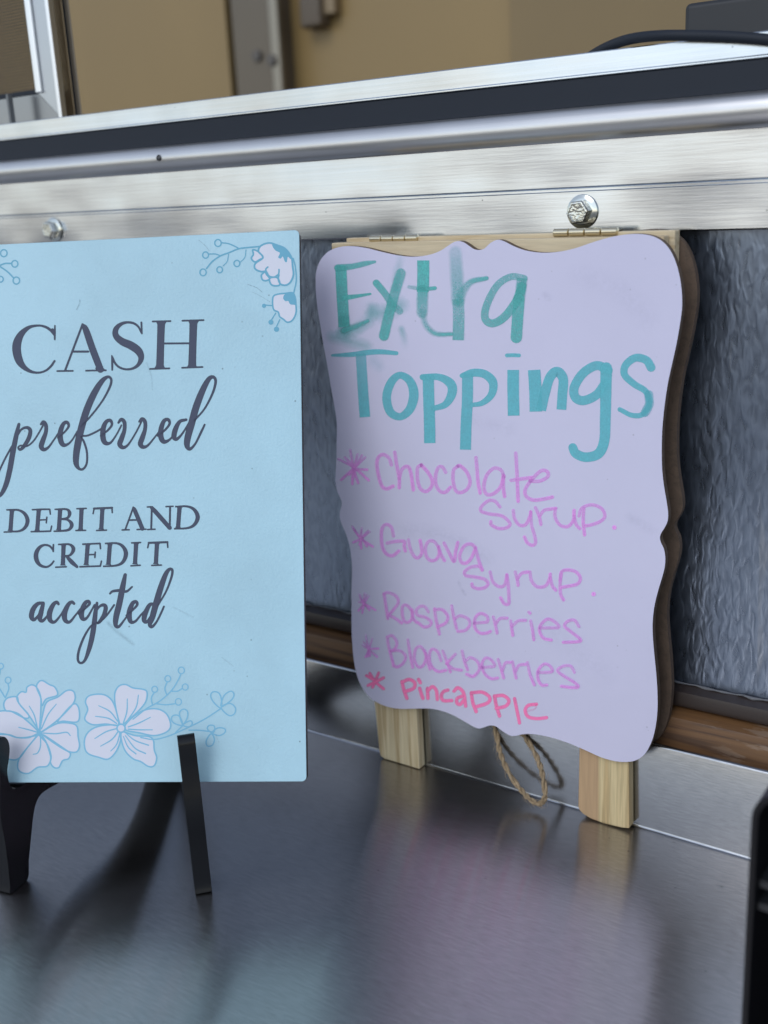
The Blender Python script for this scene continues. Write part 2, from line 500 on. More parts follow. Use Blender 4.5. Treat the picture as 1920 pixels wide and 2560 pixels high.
# ------------------------------------------------------------------ stainless counter
XL, XR = -1.15, 0.75
ctr = empty('counter', (-0.25, -0.2, 0), 'brushed stainless steel serving counter with a low upturned back edge', 'counter')
extrude_x('worktop', [(-0.50, 0.0), (-0.0013, 0.0), (-0.0013, -0.0012), (-0.4988, -0.0012), (-0.4988, -0.04), (-0.50, -0.04)], XL, XR, M['steel'], ctr)
arc = [(-0.0013 + 0.0013 * math.sin(a), 0.0013 - 0.0013 * math.cos(a)) for a in [math.pi / 2 * k / 8 for k in range(9)]]
prof = arc + [(0.0, 0.0405), (0.0003, 0.0411), (0.0008, 0.0414), (0.0016, 0.0414), (0.0016, 0.001)] + [(-0.0013, -0.0012)]
extrude_x('backsplash', prof, XL, XR, M['splash'], ctr, smooth=True)

# ------------------------------------------------------------------ wall behind
pn = box('wall_panel', (XL, 0.022, 0.0), (XR, 0.03, 0.262), M['panel'])
pn['label'] = 'dull blue grey embossed metal wall panel with vertical drip marks behind both signs'
pn['category'] = 'wall panel'
sb = extrude_x('dark_strip', [(0.0150, 0.0540), (0.0140, 0.0575), (0.0150, 0.0605), (0.0219, 0.0615), (0.0219, 0.0548)], XL, XR, plain('dark_brown', (0.035, 0.024, 0.020), 0.45), smooth=True)  # plain dark brown strip added along the joint of trim and panel
sb['label'] = 'dark brown strip running along the bottom edge of the wall panel'; sb['category'] = 'sealant'
cv = [(XL + 0.004 * i, 0.0212 + 0.0004 * math.sin(i * 1.7), 0.0617 + random.uniform(-0.0003, 0.0006)) for i in range(int((XR - XL) / 0.004))]
ck = tube('caulk_line', cv, [random.choice((0.0003, 0.0004, 0.0006, 0.0009)) for _ in cv], plain('grey_caulk', (0.15, 0.155, 0.17), 0.6), seg=6)
ck['label'] = 'thin uneven crust of grey caulk along the foot of the wall panel'; ck['category'] = 'caulk'
tr = extrude_x('wood_trim', [(0.0093, 0.0), (0.0093, 0.0498), (0.0098, 0.0508), (0.0110, 0.0513), (0.0219, 0.0530), (0.0219, 0.0)], XL, XR, M['trim'], smooth=True)
tr['label'] = 'worn stained brown wood strip lying between the steel upstand and wall panel'
tr['category'] = 'wood trim'

# ------------------------------------------------------------------ serving window frame
YF = 0.010
wf = empty('serving_window_frame', (-0.3, YF, 0.28), 'bright aluminium sill of the serving window with black rubber strip and two bolts', 'window frame')
band = [(YF + 0.0006, 0.2508), (YF, 0.2514), (YF, 0.2668), (YF + 0.0004, 0.2671), (YF + 0.0016, 0.2672), (YF + 0.0016, 0.2680), (YF + 0.0004, 0.2684), (YF - 0.0004, 0.2688),
        (YF - 0.0004, 0.2868), (0.0215, 0.2868), (0.0215, 0.2508)]
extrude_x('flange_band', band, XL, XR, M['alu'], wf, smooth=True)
ta = [(0.0085 - 0.0062 * math.sin(a), 0.2917 + 0.0062 * math.cos(a)) for a in [math.pi * k / 20 for k in range(21)]]
extrude_x('tube_trim', ta + [(0.0095, 0.2855), (0.0095, 0.2979)], XL, XR, M['alu_tube'], wf, smooth=True)
extrude_x('rubber_strip', [(0.0092, 0.2979), (0.0096, 0.3083), (0.0210, 0.3083), (0.0210, 0.2979)], XL, XR, M['rubber'], wf, bev=0.0004)
lip = [(0.0092, 0.3084), (0.0088, 0.3087), (0.0088, 0.3092), (0.0094, 0.3096), (YF, 0.3097), (YF, 0.3168), (YF + 0.0004, 0.3172), (0.0150, 0.3172), (0.0150, 0.3110), (0.06, 0.3110), (0.06, 0.3084)]
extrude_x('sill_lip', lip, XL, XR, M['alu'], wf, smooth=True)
def bolt(px, rot):
    c = on_y(px, YF)
    c = Vector((c.x, YF, c.z))
    ax = (0, -1, 0)
    fl = lathe('bolt', [(0.0, 0.0), (0.0064, 0.0), (0.0066, 0.0004), (0.0064, 0.0009), (0.0054, 0.0013), (0.0046, 0.0016)], c, ax, M['zinc'], wf)
    for p in fl.data.polygons: p.use_smooth = True
    fl.data.set_sharp_from_angle(angle=R_(40))
    hd = lathe('hex_head', [(0.00475, 0.0012), (0.00475, 0.0050), (0.0043, 0.0056), (0.0037, 0.0057), (0.0034, 0.0054), (0.0, 0.0053)], c, ax, M['zinc_head'], fl, seg=6, phase=rot)
    return fl
def zh():
    mt, nt, b = nmat('zinc_bolt_head')
    b.inputs['Metallic'].default_value = 1.0; b.inputs['Roughness'].default_value = 0.2
    b.inputs['Base Color'].default_value = (0.66, 0.66, 0.60, 1)
    bump(nt, b, noise(nt, coords(nt, (1, 1, 1)), 900.0, 2.0), 0.5, 0.0006)
    return mt
M['zinc_head'] = zh()
bolt((1457, 529), 0.35)
bolt((137, 574), 0.1)
# small weld nick on the tube
c = on_y((400, 395), 0.003)
lathe('weld_nick', [(0.0016, 0.0), (0.0015, 0.0007), (0.0010, 0.0011), (0.0006, 0.0006), (0.0, 0.0005)], Vector((c.x, 0.0087 - math.sqrt(max(0, 0.0062 ** 2 - (c.z - 0.2917) ** 2)), c.z)), (0, -1, 0.3), plain('weld_nick', (0.12, 0.12, 0.12), 0.4, 1.0), wf, seg=9)

# ------------------------------------------------------------------ sliding insect screen at the top left
sx = lambda px, y: on_y(px, y)
YS = 0.022
ss = empty('window_screen', (-0.53, YS, 0.318), 'silver framed sliding insect screen with brown mesh at the left of the window', 'window screen')
xa, xb = on_y((66, 0), YS).x, on_y((121, 0), YS).x
zb, zt = 0.3172, 0.52
ZR = on_y((60, 238), YS).z
prism('stile', [Vector((xa, YS, ZR)), Vector((xb, YS, zb)), Vector((xb, YS, zt)), Vector((xa, YS, zt))], Vector((0, 0.003, 0)), M['alu_plain'], ss)
prism('bottom_rail', [Vector((xa - 0.0003, YS + 0.0004, ZR - 0.0005)), Vector((xb - 0.0005, YS + 0.0004, zb)), Vector((-0.75, YS + 0.0004, zb)), Vector((-0.75, YS + 0.0004, ZR - 0.0005))], Vector((0, 0.0024, 0)), plain('rail_dark_reflection', (0.30, 0.31, 0.33), 0.25, 1.0), ss)  # darker base colour paints the dark reflections onto the rail
bright = plain('bright_edge_aluminium', (0.93, 0.94, 0.95), 0.35, 1.0)
box('glazing_bead', (xa - 0.0002, YS - 0.0018, ZR), (xa + 0.0042, YS - 0.0001, zt), bright, ss, bev=0.0005)
box('edge_bead', (xb - 0.0022, YS - 0.0012, zb + 0.0004), (xb + 0.0004, YS - 0.0001, zt), bright, ss, bev=0.0004)
box('rubber_spline', (-0.75, YS + 0.0005, ZR - 0.0002), (xa - 0.0002, YS + 0.003, ZR + 0.0022), M['rubber'], ss)
V, F = [], []
def addbox(a, b):
    c0 = len(V)
    x0, y0, z0 = a; x1, y1, z1 = b
    V.extend([(x0, y0, z0), (x1, y0, z0), (x1, y1, z0), (x0, y1, z0), (x0, y0, z1), (x1, y0, z1), (x1, y1, z1), (x0, y1, z1)])
    F.extend([tuple(c0 + i for i in f) for f in ((0, 3, 2, 1), (4, 5, 6, 7), (0, 1, 5, 4), (1, 2, 6, 5), (2, 3, 7, 6), (3, 0, 4, 7))])
xx = -0.66
while xx < xa:
    addbox((xx, YS + 0.0026, ZR), (xx + 0.0003, YS + 0.0030, zt)); xx += 0.00157
zz = ZR
while zz < zt:
    addbox((-0.66, YS + 0.00305, zz), (xa, YS + 0.00345, zz + 0.00034)); zz += 0.00157
link('mesh', V, F, plain('brown_screen_wire', (0.05, 0.042, 0.035), 0.6), ss)
box('track_clip', (on_y((22, 240), 0.014).x, 0.0120, 0.3174), (on_y((27, 240), 0.014).x, 0.0150, on_y((22, 236), 0.014).z), plain('dull_clip', (0.20, 0.21, 0.22), 0.45, 0.8), ss)
# bronze jamb of the second sash just behind the screen
YJ = 0.034
js = empty('sash_jamb', (-0.51, YJ, 0.318), 'narrow bronze window sash jamb standing beside the insect screen', 'window sash')
x0, x1, x2 = on_y((118, 0), YJ).x, on_y((152, 0), YJ).x, on_y((168, 0), YJ).x
bronze = plain('bronze_anodised', (0.30, 0.22, 0.13), 0.32, 0.6)
box('jamb_face', (x0, YJ, 0.3112), (x1, YJ + 0.0012, 0.52), bronze, js, bev=0.0006)
box('jamb_gasket', (x1 + 0.0001, YJ + 0.0005, 0.3112), (x1 + 0.0016, YJ + 0.0012, 0.52), M['rubber'], js)
box('jamb_edge', (x1 + 0.0017, YJ + 0.0002, 0.3112), (x2, YJ + 0.0012, 0.52), plain('grey_bronze', (0.22, 0.19, 0.15), 0.4, 0.4), js, bev=0.0005)

# ------------------------------------------------------------------ inside of the truck, out of focus
def tan_wall(name, c):
    mt, nt, b = nmat(name)
    n1 = noise(nt, coords(nt, (3, 3, 2)), 1.0, 3.0)
    L(nt, mixc(nt, ramp(nt, n1, [(0.3, 0.0), (0.7, 1.0)]), c, tuple(x * 0.88 for x in c)), b.inputs['Base Color'])
    b.inputs['Roughness'].default_value = 0.4
    return mt
YB = 1.2
M['tan'] = tan_wall('tan_panel', (0.285, 0.195, 0.080))
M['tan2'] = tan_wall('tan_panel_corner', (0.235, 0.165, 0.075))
pxL, pxR = on_y((578, 60), YB).x, on_y((718, 60), YB).x
o = box('cupboard_door', (-3.4, YB, -0.3), (pxL - 0.012, YB + 0.03, 1.6), M['tan'])
o['label'] = 'plain tan door inside the truck left of the grey post, out of focus'; o['category'] = 'door'
M['screw'] = plain('dull_screw', (0.10, 0.09, 0.08), 0.5)
po = empty('door_post', ((pxL + pxR) / 2, YB, -0.3), 'blurred grey brown metal post between two tan panels inside the truck', 'post')
box('post_body', (pxL + 0.022, YB - 0.03, -0.3), (pxR, YB + 0.05, 1.6), plain('post_grey', (0.14, 0.117, 0.09), 0.35, 0.5), po, bev=0.012, seg=4)
box('shadow_gap', (pxL - 0.0119, YB + 0.02, -0.3), (pxL + 0.0219, YB + 0.05, 1.6), M['dark_gap'], po)
box('highlight_strip', (on_y((672, 60), YB - 0.04).x, YB - 0.042, -0.3), (on_y((695, 60), YB - 0.04).x, YB - 0.031, 1.6), plain('post_highlight', (0.28, 0.255, 0.21), 0.35, 0.6), po, bev=0.004)  # lighter strip added as the painted highlight of the post
for py in (140, 152):
    c = on_y((640 if py == 140 else 688, py), YB - 0.035)
    lathe('screw', [(0.010, 0), (0.009, 0.005), (0.0, 0.006)], Vector((c.x, YB - 0.031 if py == 140 else YB - 0.0425, c.z)), (0, -1, 0), M['screw'], po, seg=12)
xc = on_y((1275, 100), YB).x
o = box('interior_wall', (pxR + 0.0005, YB + 0.01, -0.3), (xc, YB + 0.05, 1.6), M['tan'])
o['label'] = 'tan interior wall carrying a small dark latch, right of the grey post'; o['category'] = 'wall'
sw = link('side_wall', [(xc + 0.0005, YB + 0.0, -0.3), (xc + 2.6, YB - 0.75, -0.3), (xc + 2.6, YB - 0.75, 1.6), (xc + 0.0005, YB + 0.0, 1.6),
                       (xc + 0.0005, YB + 0.05, -0.3), (xc + 2.6, YB - 0.70, -0.3), (xc + 2.6, YB - 0.70, 1.6), (xc + 0.0005, YB + 0.05, 1.6)],
          [(0, 1, 2, 3), (4, 7, 6, 5), (0, 3, 7, 4), (1, 5, 6, 2), (3, 2, 6, 7), (0, 4, 5, 1)], M['tan2'])
sw['label'] = 'duller brown interior side wall in the right half of the window'; sw['category'] = 'wall'
la = empty('wall_latch', on_y((792, 20), YB - 0.01), 'small dark out of focus latch fixed on the tan interior wall', 'latch')
c = on_y((785, 38), YB - 0.01); d = on_y((800, 8), YB - 0.01)
box('latch_body', (c.x - 0.022, YB - 0.024, c.z - 0.020), (c.x + 0.022, YB + 0.0095, c.z + 0.030), plain('latch_brown', (0.10, 0.075, 0.05), 0.4), la, bev=0.006)
box('latch_plate', (d.x - 0.012, YB - 0.012, d.z - 0.02), (d.x + 0.03, YB + 0.0096, d.z + 0.07), plain('latch_plate', (0.24, 0.18, 0.11), 0.4, 0.4), la, bev=0.004)

# ------------------------------------------------------------------ card reader base and its cable on the sill
YD = 0.045
dl = on_y((1709, 75), YD)
dt = on_y((1716, 8), YD)
de = empty('card_terminal', (dl.x + 0.07, YD, 0.3111), 'black plastic terminal box standing on the window sill', 'terminal')
box('body', (dl.x, YD, 0.3115), (dl.x + 0.17, YD + 0.07, dt.z), M['black_matte'], de, bev=0.0022, seg=4)
box('base_plate', (dl.x + 0.008, YD + 0.004, 0.3111), (dl.x + 0.16, YD + 0.066, 0.31145), M['rubber'], de)
cp = [((1430, 175), 0.035), ((1475, 142), 0.030), ((1520, 117), 0.022), ((1575, 98), 0.013), ((1650, 89), 0.0075), ((1740, 89), 0.0070), ((1830, 92), 0.0070), ((1930, 100), 0.0072), ((2040, 112), 0.0074)]
cpts = catmull([tuple(on_y(p, y)) for p, y in cp], 8)
cb = tube('cable', cpts, 0.00195, M['rubber'])
cb['label'] = 'thick black cable curving over the aluminium sill edge below the terminal'; cb['category'] = 'cable'

# ------------------------------------------------------------------ black bin at the lower right
bb = empty('black_bin', (-0.03, -0.12, 0), 'black plastic bin with a rounded rim at the right end of the counter', 'bin')
YK = -0.150
e0 = on_y((1853, 2560), YK); e1 = on_y((1880, 2027), YK)
xl = e0.x; ztop = on_y((1935, 1980), YK).z
def rrect(x0, x1, z0, z1, r, y):
    out = []
    for cx, cz, a0 in ((x1 - r, z0 + r, -90), (x1 - r, z1 - r, 0), (x0 + r, z1 - r, 90), (x0 + r, z0 + r, 180)):
        for k in range(9):
            a = R_(a0 + 90 * k / 8); out.append(Vector((cx + r * math.cos(a), y, cz + r * math.sin(a))))
    return out
out = rrect(xl, xl + 0.16, 0.0004, ztop, 0.009, YK)
inn = rrect(xl + 0.0016, xl + 0.1584, 0.002, ztop - 0.0016, 0.0075, YK)
V = out + inn + [p + Vector((0, 0.09, 0)) for p in out] + [p + Vector((0, 0.09, 0)) for p in inn]
n = len(out); F = []
for i in range(n):
    j = (i + 1) % n
    F += [(i, j, n + j, n + i), (i, 2 * n + i, 2 * n + j, j), (n + i, n + j, 3 * n + j, 3 * n + i), (2 * n + i, 3 * n + i, 3 * n + j, 2 * n + j)]
finish_normals(link('shell', V, F, plain('bin_black', (0.005, 0.005, 0.007), 0.45, spec=0.25), bb))
box('back_panel', (xl + 0.0017, YK + 0.085, 0.0021), (xl + 0.158, YK + 0.0895, ztop - 0.0017), M['black_gloss'], bb)
for px in ((1900, 2205), (1900, 2262)):
    z = on_y(px, YK + 0.004).z
    box('shelf', (xl + 0.0018, YK + 0.004, z - 0.0016), (xl + 0.158, YK + 0.084, z + 0.0006), M['black_matte'], bb)

# ------------------------------------------------------------------ CASH sign on its easel
YAWS, LEAN = R_(30), R_(20.5)
ES = Vector((math.cos(YAWS), math.sin(YAWS), 0)); NS = Vector((math.sin(YAWS), -math.cos(YAWS), 0))
US = math.cos(LEAN) * Vector((0, 0, 1)) - math.sin(LEAN) * NS
PN = ES.cross(US)
QS = Vector((-0.3036, -0.1262, 0.0442))
cs = empty('cash_sign', QS + ES * -0.034, 'pale blue printed sign reading CASH preferred, standing on a black easel', 'sign')
tp = lambda p: on_plane(p, QS, PN)
br, trr = tp((757, 1954)), tp((757, 574))
wR = ((br - QS).dot(ES) + (trr - QS).dot(ES)) / 2 ; 
hb = (br - QS).dot(US); ht = (trr - QS).dot(US); wL = -0.034 * 2 - wR
rc = 0.002
pl = []
for cx, cy, a0 in ((wR - rc, hb + rc, -90), (wR - rc, ht - rc, 0), (wL + rc, ht - rc, 90), (wL + rc, hb + rc, 180)):
    for k in range(5):
        a = R_(a0 + 90 * k / 4)
        pl.append(QS + ES * (cx + rc * math.cos(a)) + US * (cy + rc * math.sin(a)))
panel = prism('panel', pl, -PN * 0.0042, M['sign_blue'], cs, side=M['mdf_dark'])
bevel(panel, 0.0003, 1, 60)

A_, B_ = (0, 540, 2.07375), (0, 1200, 2.07375)
def letters(cropv, strokes, name, label):
    ik = Ink(QS, PN, lift=0.00004, step=0.0000008).crop(*cropv)
    for s in strokes: ik.stroke(s, grow=1.1, square=len(s) == 7 and s[0][2] == s[6][2])
    ik.build(name + '_rim', M['ink_rim'], panel)  # flat letter edges coloured as the shade of an engraved depth
    ik = Ink(QS, PN, lift=0.00009, step=0.0000008).crop(*cropv)
    for s in strokes: ik.stroke([(p[0] + 0.6, p[1] + 0.6, max(2.5, p[2] - 1.6)) for p in s], square=len(s) == 7 and s[0][2] == s[6][2])
    ik.build(name, M['ink_slate'], panel, label)
def st(x0, y0, x1, y1, w_, f=1.45):     # a serifed stem: flared ends
    dx, dy = x1 - x0, y1 - y0
    q = lambda t, k: (x0 + dx * t, y0 + dy * t, w_ * k)
    return [q(0, f), q(0.05, 1.08), q(0.12, 1.0), q(0.5, 0.97), q(0.88, 1.0), q(0.95, 1.08), q(1, f)]
def ln(x0, y0, x1, y1, w_): return [(x0, y0, w_), (x1, y1, w_)]
cash = [
 [(282, 618, 7), (262, 592, 12), (235, 575, 11), (200, 568, 9), (152, 577, 16), (112, 610, 30), (90, 655, 42), (87, 700, 43), (100, 750, 38), (127, 786, 24), (165, 808, 13), (205, 812, 9), (240, 800, 9), (265, 778, 10), (283, 752, 9)],
 [(285, 568, 5), (284, 600, 9), (284, 640, 7)], [(272, 588, 10), (282, 605, 12)],
 ln(428, 562, 338, 800, 9), [(428, 562, 10), (445, 590, 30), (480, 690, 34), (521, 796, 33)], ln(375, 703, 458, 703, 9), ln(297, 804, 378, 803, 7), ln(446, 802, 549, 800, 7), [(500, 790, 10), (525, 796, 28), (540, 799, 10)],
 [(733, 605, 7), (718, 575, 9), (692, 556, 10), (655, 552, 11), (622, 564, 18), (600, 590, 26), (602, 622, 30), (632, 650, 36), (680, 672, 40), (718, 700, 38), (732, 735, 28), (718, 770, 17), (690, 790, 11), (655, 795, 9), (622, 786, 9), (598, 765, 9), (583, 732, 8)],
 [(733, 552, 8), (736, 610, 6)], [(580, 724, 5), (582, 760, 9), (582, 798, 7)],
 st(836, 548, 829, 788, 37), st(1003, 544, 996, 786, 38), ln(792, 547, 884, 545, 7), ln(946, 543, 1056, 540, 7), ln(778, 793, 878, 790, 7), ln(944, 787, 1050, 783, 7), ln(845, 661, 985, 660, 8)]
letters(A_, cash, 'lettering', 'dark slate serif capitals reading CASH')
pref = [
 [(98, 1080, 14), (84, 1140, 22), (66, 1230, 26), (50, 1320, 26), (32, 1390, 24), (8, 1440, 18), (-20, 1462, 12)], [(-14, 1345, 8), (18, 1275, 8), (50, 1215, 8), (80, 1165, 8)],
 [(85, 1150, 7), (110, 1108, 9), (140, 1097, 14), (157, 1112, 18), (150, 1150, 20), (125, 1193, 18), (104, 1211, 12), (95, 1200, 8), (108, 1190, 7), (140, 1193, 7), (175, 1165, 7), (210, 1110, 7), (230, 1072, 8)],
 [(212, 1080, 9), (225, 1068, 16), (238, 1085, 18), (238, 1120, 18), (222, 1165, 24), (214, 1195, 24), (228, 1211, 18), (252, 1198, 10), (280, 1160, 7), (310, 1115, 7)],
 [(300, 1150, 7), (335, 1120, 8), (356, 1090, 11), (348, 1070, 15), (330, 1077, 18), (315, 1112, 24), (313, 1155, 26), (326, 1185, 22), (350, 1184, 11), (375, 1160, 7), (402, 1115, 7)],
 [(420, 1090, 8), (470, 1038, 8), (530, 960, 8), (568, 890, 10), (577, 850, 11), (560, 834, 13), (527, 858, 24), (488, 920, 32), (452, 1000, 34), (427, 1080, 34), (408, 1160, 34), (396, 1230, 32), (395, 1282, 26), (410, 1310, 13), (432, 1311, 10), (450, 1280, 9), (450, 1220, 9), (434, 1168, 9), (420, 1143, 8), (455, 1138, 8), (500, 1118, 8), (538, 1095, 8)],
 [(522, 1140, 7), (560, 1110, 9), (580, 1082, 11), (572, 1060, 15), (551, 1067, 18), (536, 1100, 24), (534, 1148, 26), (546, 1176, 22), (572, 1176, 11), (600, 1140, 7), (630, 1085, 7)],
 [(614, 1072, 9), (629, 1055, 16), (645, 1070, 18), (645, 1110, 18), (630, 1155, 24), (621, 1183, 24), (636, 1200, 18), (660, 1190, 10), (690, 1148, 7), (722, 1090, 7), (736, 1058, 8)],
 [(722, 1066, 9), (737, 1052, 16), (752, 1068, 18), (752, 1105, 18), (738, 1150, 24), (728, 1182, 24), (743, 1198, 18), (768, 1188, 10), (800, 1150, 7), (828, 1115, 7)],
 [(818, 1140, 7), (855, 1110, 9), (879, 1078, 11), (872, 1056, 15), (851, 1062, 18), (836, 1100, 24), (834, 1143, 26), (848, 1169, 22), (875, 1163, 11), (900, 1135, 7), (918, 1100, 7)],
 [(965, 1056, 12), (932, 1066, 16), (910, 1105, 24), (902, 1143, 24), (915, 1157, 16), (940, 1135, 9), (970, 1090, 8), (988, 1056, 8)],
 [(1006, 1062, 8), (1060, 1000, 8), (1102, 920, 10), (1118, 860, 12), (1108, 836, 14), (1083, 845, 22), (1050, 905, 30), (1017, 990, 34), (992, 1080, 34), (973, 1150, 32), (970, 1190, 26), (985, 1208, 15), (1013, 1180, 9), (1043, 1120, 10), (1061, 1082, 8)]]
letters(A_, pref, 'lettering', 'dark slate script reading preferred')
deb = [
 st(62, 158, 54, 264, 20), [(56, 155, 7), (95, 156, 9), (128, 175, 15), (143, 210, 19), (131, 245, 15), (100, 265, 9), (48, 267, 7)], ln(36, 155, 60, 154, 6), ln(22, 270, 60, 269, 6),
 st(201, 155, 193, 263, 20), [(168, 154, 6), (215, 152, 7), (257, 152, 7)], ln(258, 152, 261, 177, 6), ln(195, 208, 240, 206, 6), ln(243, 193, 240, 222, 6), [(162, 268, 6), (210, 267, 7), (262, 265, 7)], ln(262, 265, 268, 239, 6),
 st(312, 153, 305, 260, 20), [(286, 152, 6), (345, 152, 9), (361, 172, 17), (350, 196, 10), (312, 203, 6)], [(312, 203, 6), (352, 207, 10), (372, 231, 18), (358, 257, 12), (320, 264, 8), (281, 266, 6)],
 st(423, 149, 418, 258, 20), ln(399, 149, 447, 147, 6), ln(394, 262, 444, 261, 6),
 st(531, 148, 525, 256, 20), ln(487, 148, 581, 144, 9), ln(488, 148, 483, 174, 6), ln(581, 144, 582, 169, 6), ln(501, 262, 552, 260, 6),
 ln(691, 143, 650, 256, 7), [(691, 142, 8), (700, 160, 19), (738, 252, 20)], ln(668, 208, 716, 207, 7), ln(633, 259, 670, 258, 6), ln(711, 257, 757, 255, 6),
 ln(787, 145, 784, 255, 8), [(780, 140, 9), (800, 158, 20), (880, 248, 20)], ln(882, 140, 880, 250, 8), ln(764, 140, 790, 139, 6), ln(766, 257, 804, 255, 6), ln(861, 138, 897, 136, 6),
 st(931, 141, 923, 248, 20), [(908, 138, 6), (970, 137, 9), (1008, 155, 15), (1025, 192, 20), (1009, 230, 15), (973, 249, 9), (902, 253, 6)],
 [(275, 363, 7), (258, 343, 9), (232, 337, 9), (206, 349, 15), (188, 380, 21), (190, 415, 21), (209, 442, 14), (240, 451, 9), (263, 440, 8), (279, 421, 7)], ln(277, 336, 276, 370, 7),
 st(330, 336, 326, 443, 20), [(304, 334, 6), (360, 334, 9), (381, 358, 18), (364, 389, 10), (330, 396, 7)], [(345, 395, 12), (372, 425, 20), (400, 450, 12)], ln(289, 452, 344, 450, 6),
 st(455, 334, 447, 441, 20), ln(430, 333, 518, 329, 7), ln(519, 330, 521, 356, 6), ln(450, 388, 491, 386, 6), ln(494, 374, 492, 402, 6), ln(415, 450, 520, 446, 7), ln(520, 446, 526, 421, 6),
 st(570, 332, 562, 440, 20), [(544, 329, 6), (605, 328, 9), (638, 346, 15), (653, 382, 20), (638, 424, 15), (603, 443, 9), (534, 448, 6)],
 st(706, 328, 700, 437, 20), ln(683, 326, 729, 324, 6), ln(679, 445, 727, 442, 6),
 st(814, 328, 808, 436, 20), ln(771, 326, 868, 322, 9), ln(771, 326, 766, 351, 6), ln(868, 322, 870, 349, 6), ln(787, 443, 837, 441, 6)]
letters(B_, deb, 'lettering', 'dark slate serif capitals reading DEBIT AND CREDIT')
acc = [
 [(225, 637, 12), (196, 642, 18), (172, 670, 24), (163, 708, 24), (177, 724, 16), (200, 700, 9), (222, 655, 8)], [(224, 642, 16), (212, 690, 24), (207, 720, 22), (221, 730, 15), (245, 705, 9), (268, 665, 8)],
 [(303, 643, 12), (294, 633, 14), (275, 648, 20), (257, 690, 26), (260, 726, 22), (283, 736, 13), (315, 700, 8), (338, 660, 8)],
 [(384, 641, 12), (372, 632, 14), (353, 648, 20), (335, 690, 26), (338, 726, 22), (361, 736, 13), (392, 700, 8), (418, 668, 8)],
 [(408, 695, 7), (440, 667, 9), (464, 642, 12), (457, 629, 15), (439, 642, 20), (422, 690, 26), (430, 720, 20), (451, 714, 11), (475, 675, 8), (490, 648, 8)],
 [(503, 638, 12), (496, 680, 20), (489, 740, 24), (480, 800, 25), (464, 870, 22), (441, 933, 13), (419, 949, 10), (404, 932, 11), (409, 885, 11), (433, 820, 10), (465, 765, 8), (492, 742, 7)],
 [(490, 692, 8), (515, 657, 10), (537, 648, 16), (548, 662, 20), (539, 700, 20), (516, 735, 15), (502, 742, 9), (518, 735, 8), (552, 703, 8), (592, 648, 8)],
 [(649, 492, 16), (635, 560, 27), (619, 640, 29), (602, 710, 28), (600, 752, 20), (616, 760, 13), (645, 725, 8), (672, 686, 8)], [(570, 589, 8), (585, 577, 11), (620, 573, 13), (655, 578, 11), (685, 554, 7)],
 [(655, 702, 7), (690, 672, 9), (711, 647, 12), (705, 631, 15), (686, 642, 20), (670, 690, 26), (677, 733, 20), (701, 733, 11), (730, 700, 8), (752, 678, 8)],
 [(800, 643, 12), (776, 648, 18), (754, 690, 24), (747, 726, 22), (762, 735, 14), (785, 700, 9), (812, 646, 8)],
 [(818, 650, 8), (860, 580, 8), (887, 510, 10), (894, 472, 11), (883, 461, 13), (862, 483, 21), (836, 550, 28), (812, 630, 30), (790, 710, 28), (777, 747, 20), (787, 761, 14), (810, 738, 9), (835, 690, 9), (850, 656, 8)]]
letters(B_, acc, 'lettering', 'dark slate script reading accepted')

# flowers of the lower edge
fl2 = [[(622, 1265), (600, 1180), (595, 1110), (615, 1070), (650, 1060), (690, 1078), (740, 1085), (762, 1100), (755, 1150), (715, 1200), (670, 1240), (640, 1265)],
 [(650, 1270), (700, 1220), (760, 1190), (820, 1188), (865, 1215), (885, 1270), (865, 1305), (800, 1325), (720, 1310), (655, 1297)],
 [(640, 1305), (700, 1325), (770, 1330), (795, 1350), (800, 1400), (812, 1440), (800, 1480), (770, 1485), (730, 1460), (690, 1445), (650, 1405), (630, 1350), (628, 1310)],
 [(620, 1308), (625, 1350), (600, 1410), (560, 1447), (510, 1437), (460, 1420), (440, 1390), (440, 1340), (465, 1300), (520, 1275), (605, 1272)],
 [(605, 1272), (550, 1265), (480, 1268), (440, 1240), (455, 1190), (443, 1150), (460, 1120), (510, 1110), (555, 1120), (590, 1160), (615, 1250)]]
fl1 = [[(130, 1235), (60, 1200), (30, 1195), (20, 1160), (40, 1130), (88, 1125), (100, 1160), (150, 1220)],
 [(190, 1075), (200, 1048), (220, 1040), (255, 1060), (285, 1075), (297, 1115), (240, 1135), (218, 1170), (212, 1130)],
 [(375, 1165), (405, 1175), (412, 1230), (395, 1255), (330, 1250), (300, 1250)],
 [(350, 1405), (365, 1420), (355, 1445), (325, 1455), (305, 1490), (280, 1490), (262, 1465), (262, 1430), (240, 1360), (222, 1320)],
 [(195, 1318), (150, 1335), (90, 1335), (40, 1320), (-40, 1330), (-60, 1400), (40, 1445), (95, 1445), (140, 1390)],
 [(200, 1310), (130, 1240), (80, 1205), (0, 1198), (-60, 1230), (-40, 1300), (40, 1320), (90, 1335), (150, 1332)],
 [(200, 1295), (150, 1220), (100, 1160), (88, 1125), (110, 1098), (135, 1100), (140, 1075), (165, 1062), (190, 1075), (210, 1120), (212, 1180), (205, 1290)],
 [(208, 1295), (225, 1200), (245, 1150), (300, 1125), (345, 1092), (380, 1095), (390, 1130), (375, 1165), (330, 1215), (280, 1260), (215, 1305)],
 [(220, 1305), (300, 1262), (370, 1262), (400, 1280), (405, 1330), (412, 1380), (395, 1410), (350, 1405), (290, 1370), (222, 1320)],
 [(205, 1325), (245, 1370), (265, 1430), (258, 1465), (240, 1485), (195, 1490), (150, 1520), (110, 1515), (92, 1490), (100, 1445), (140, 1390), (200, 1320)]]
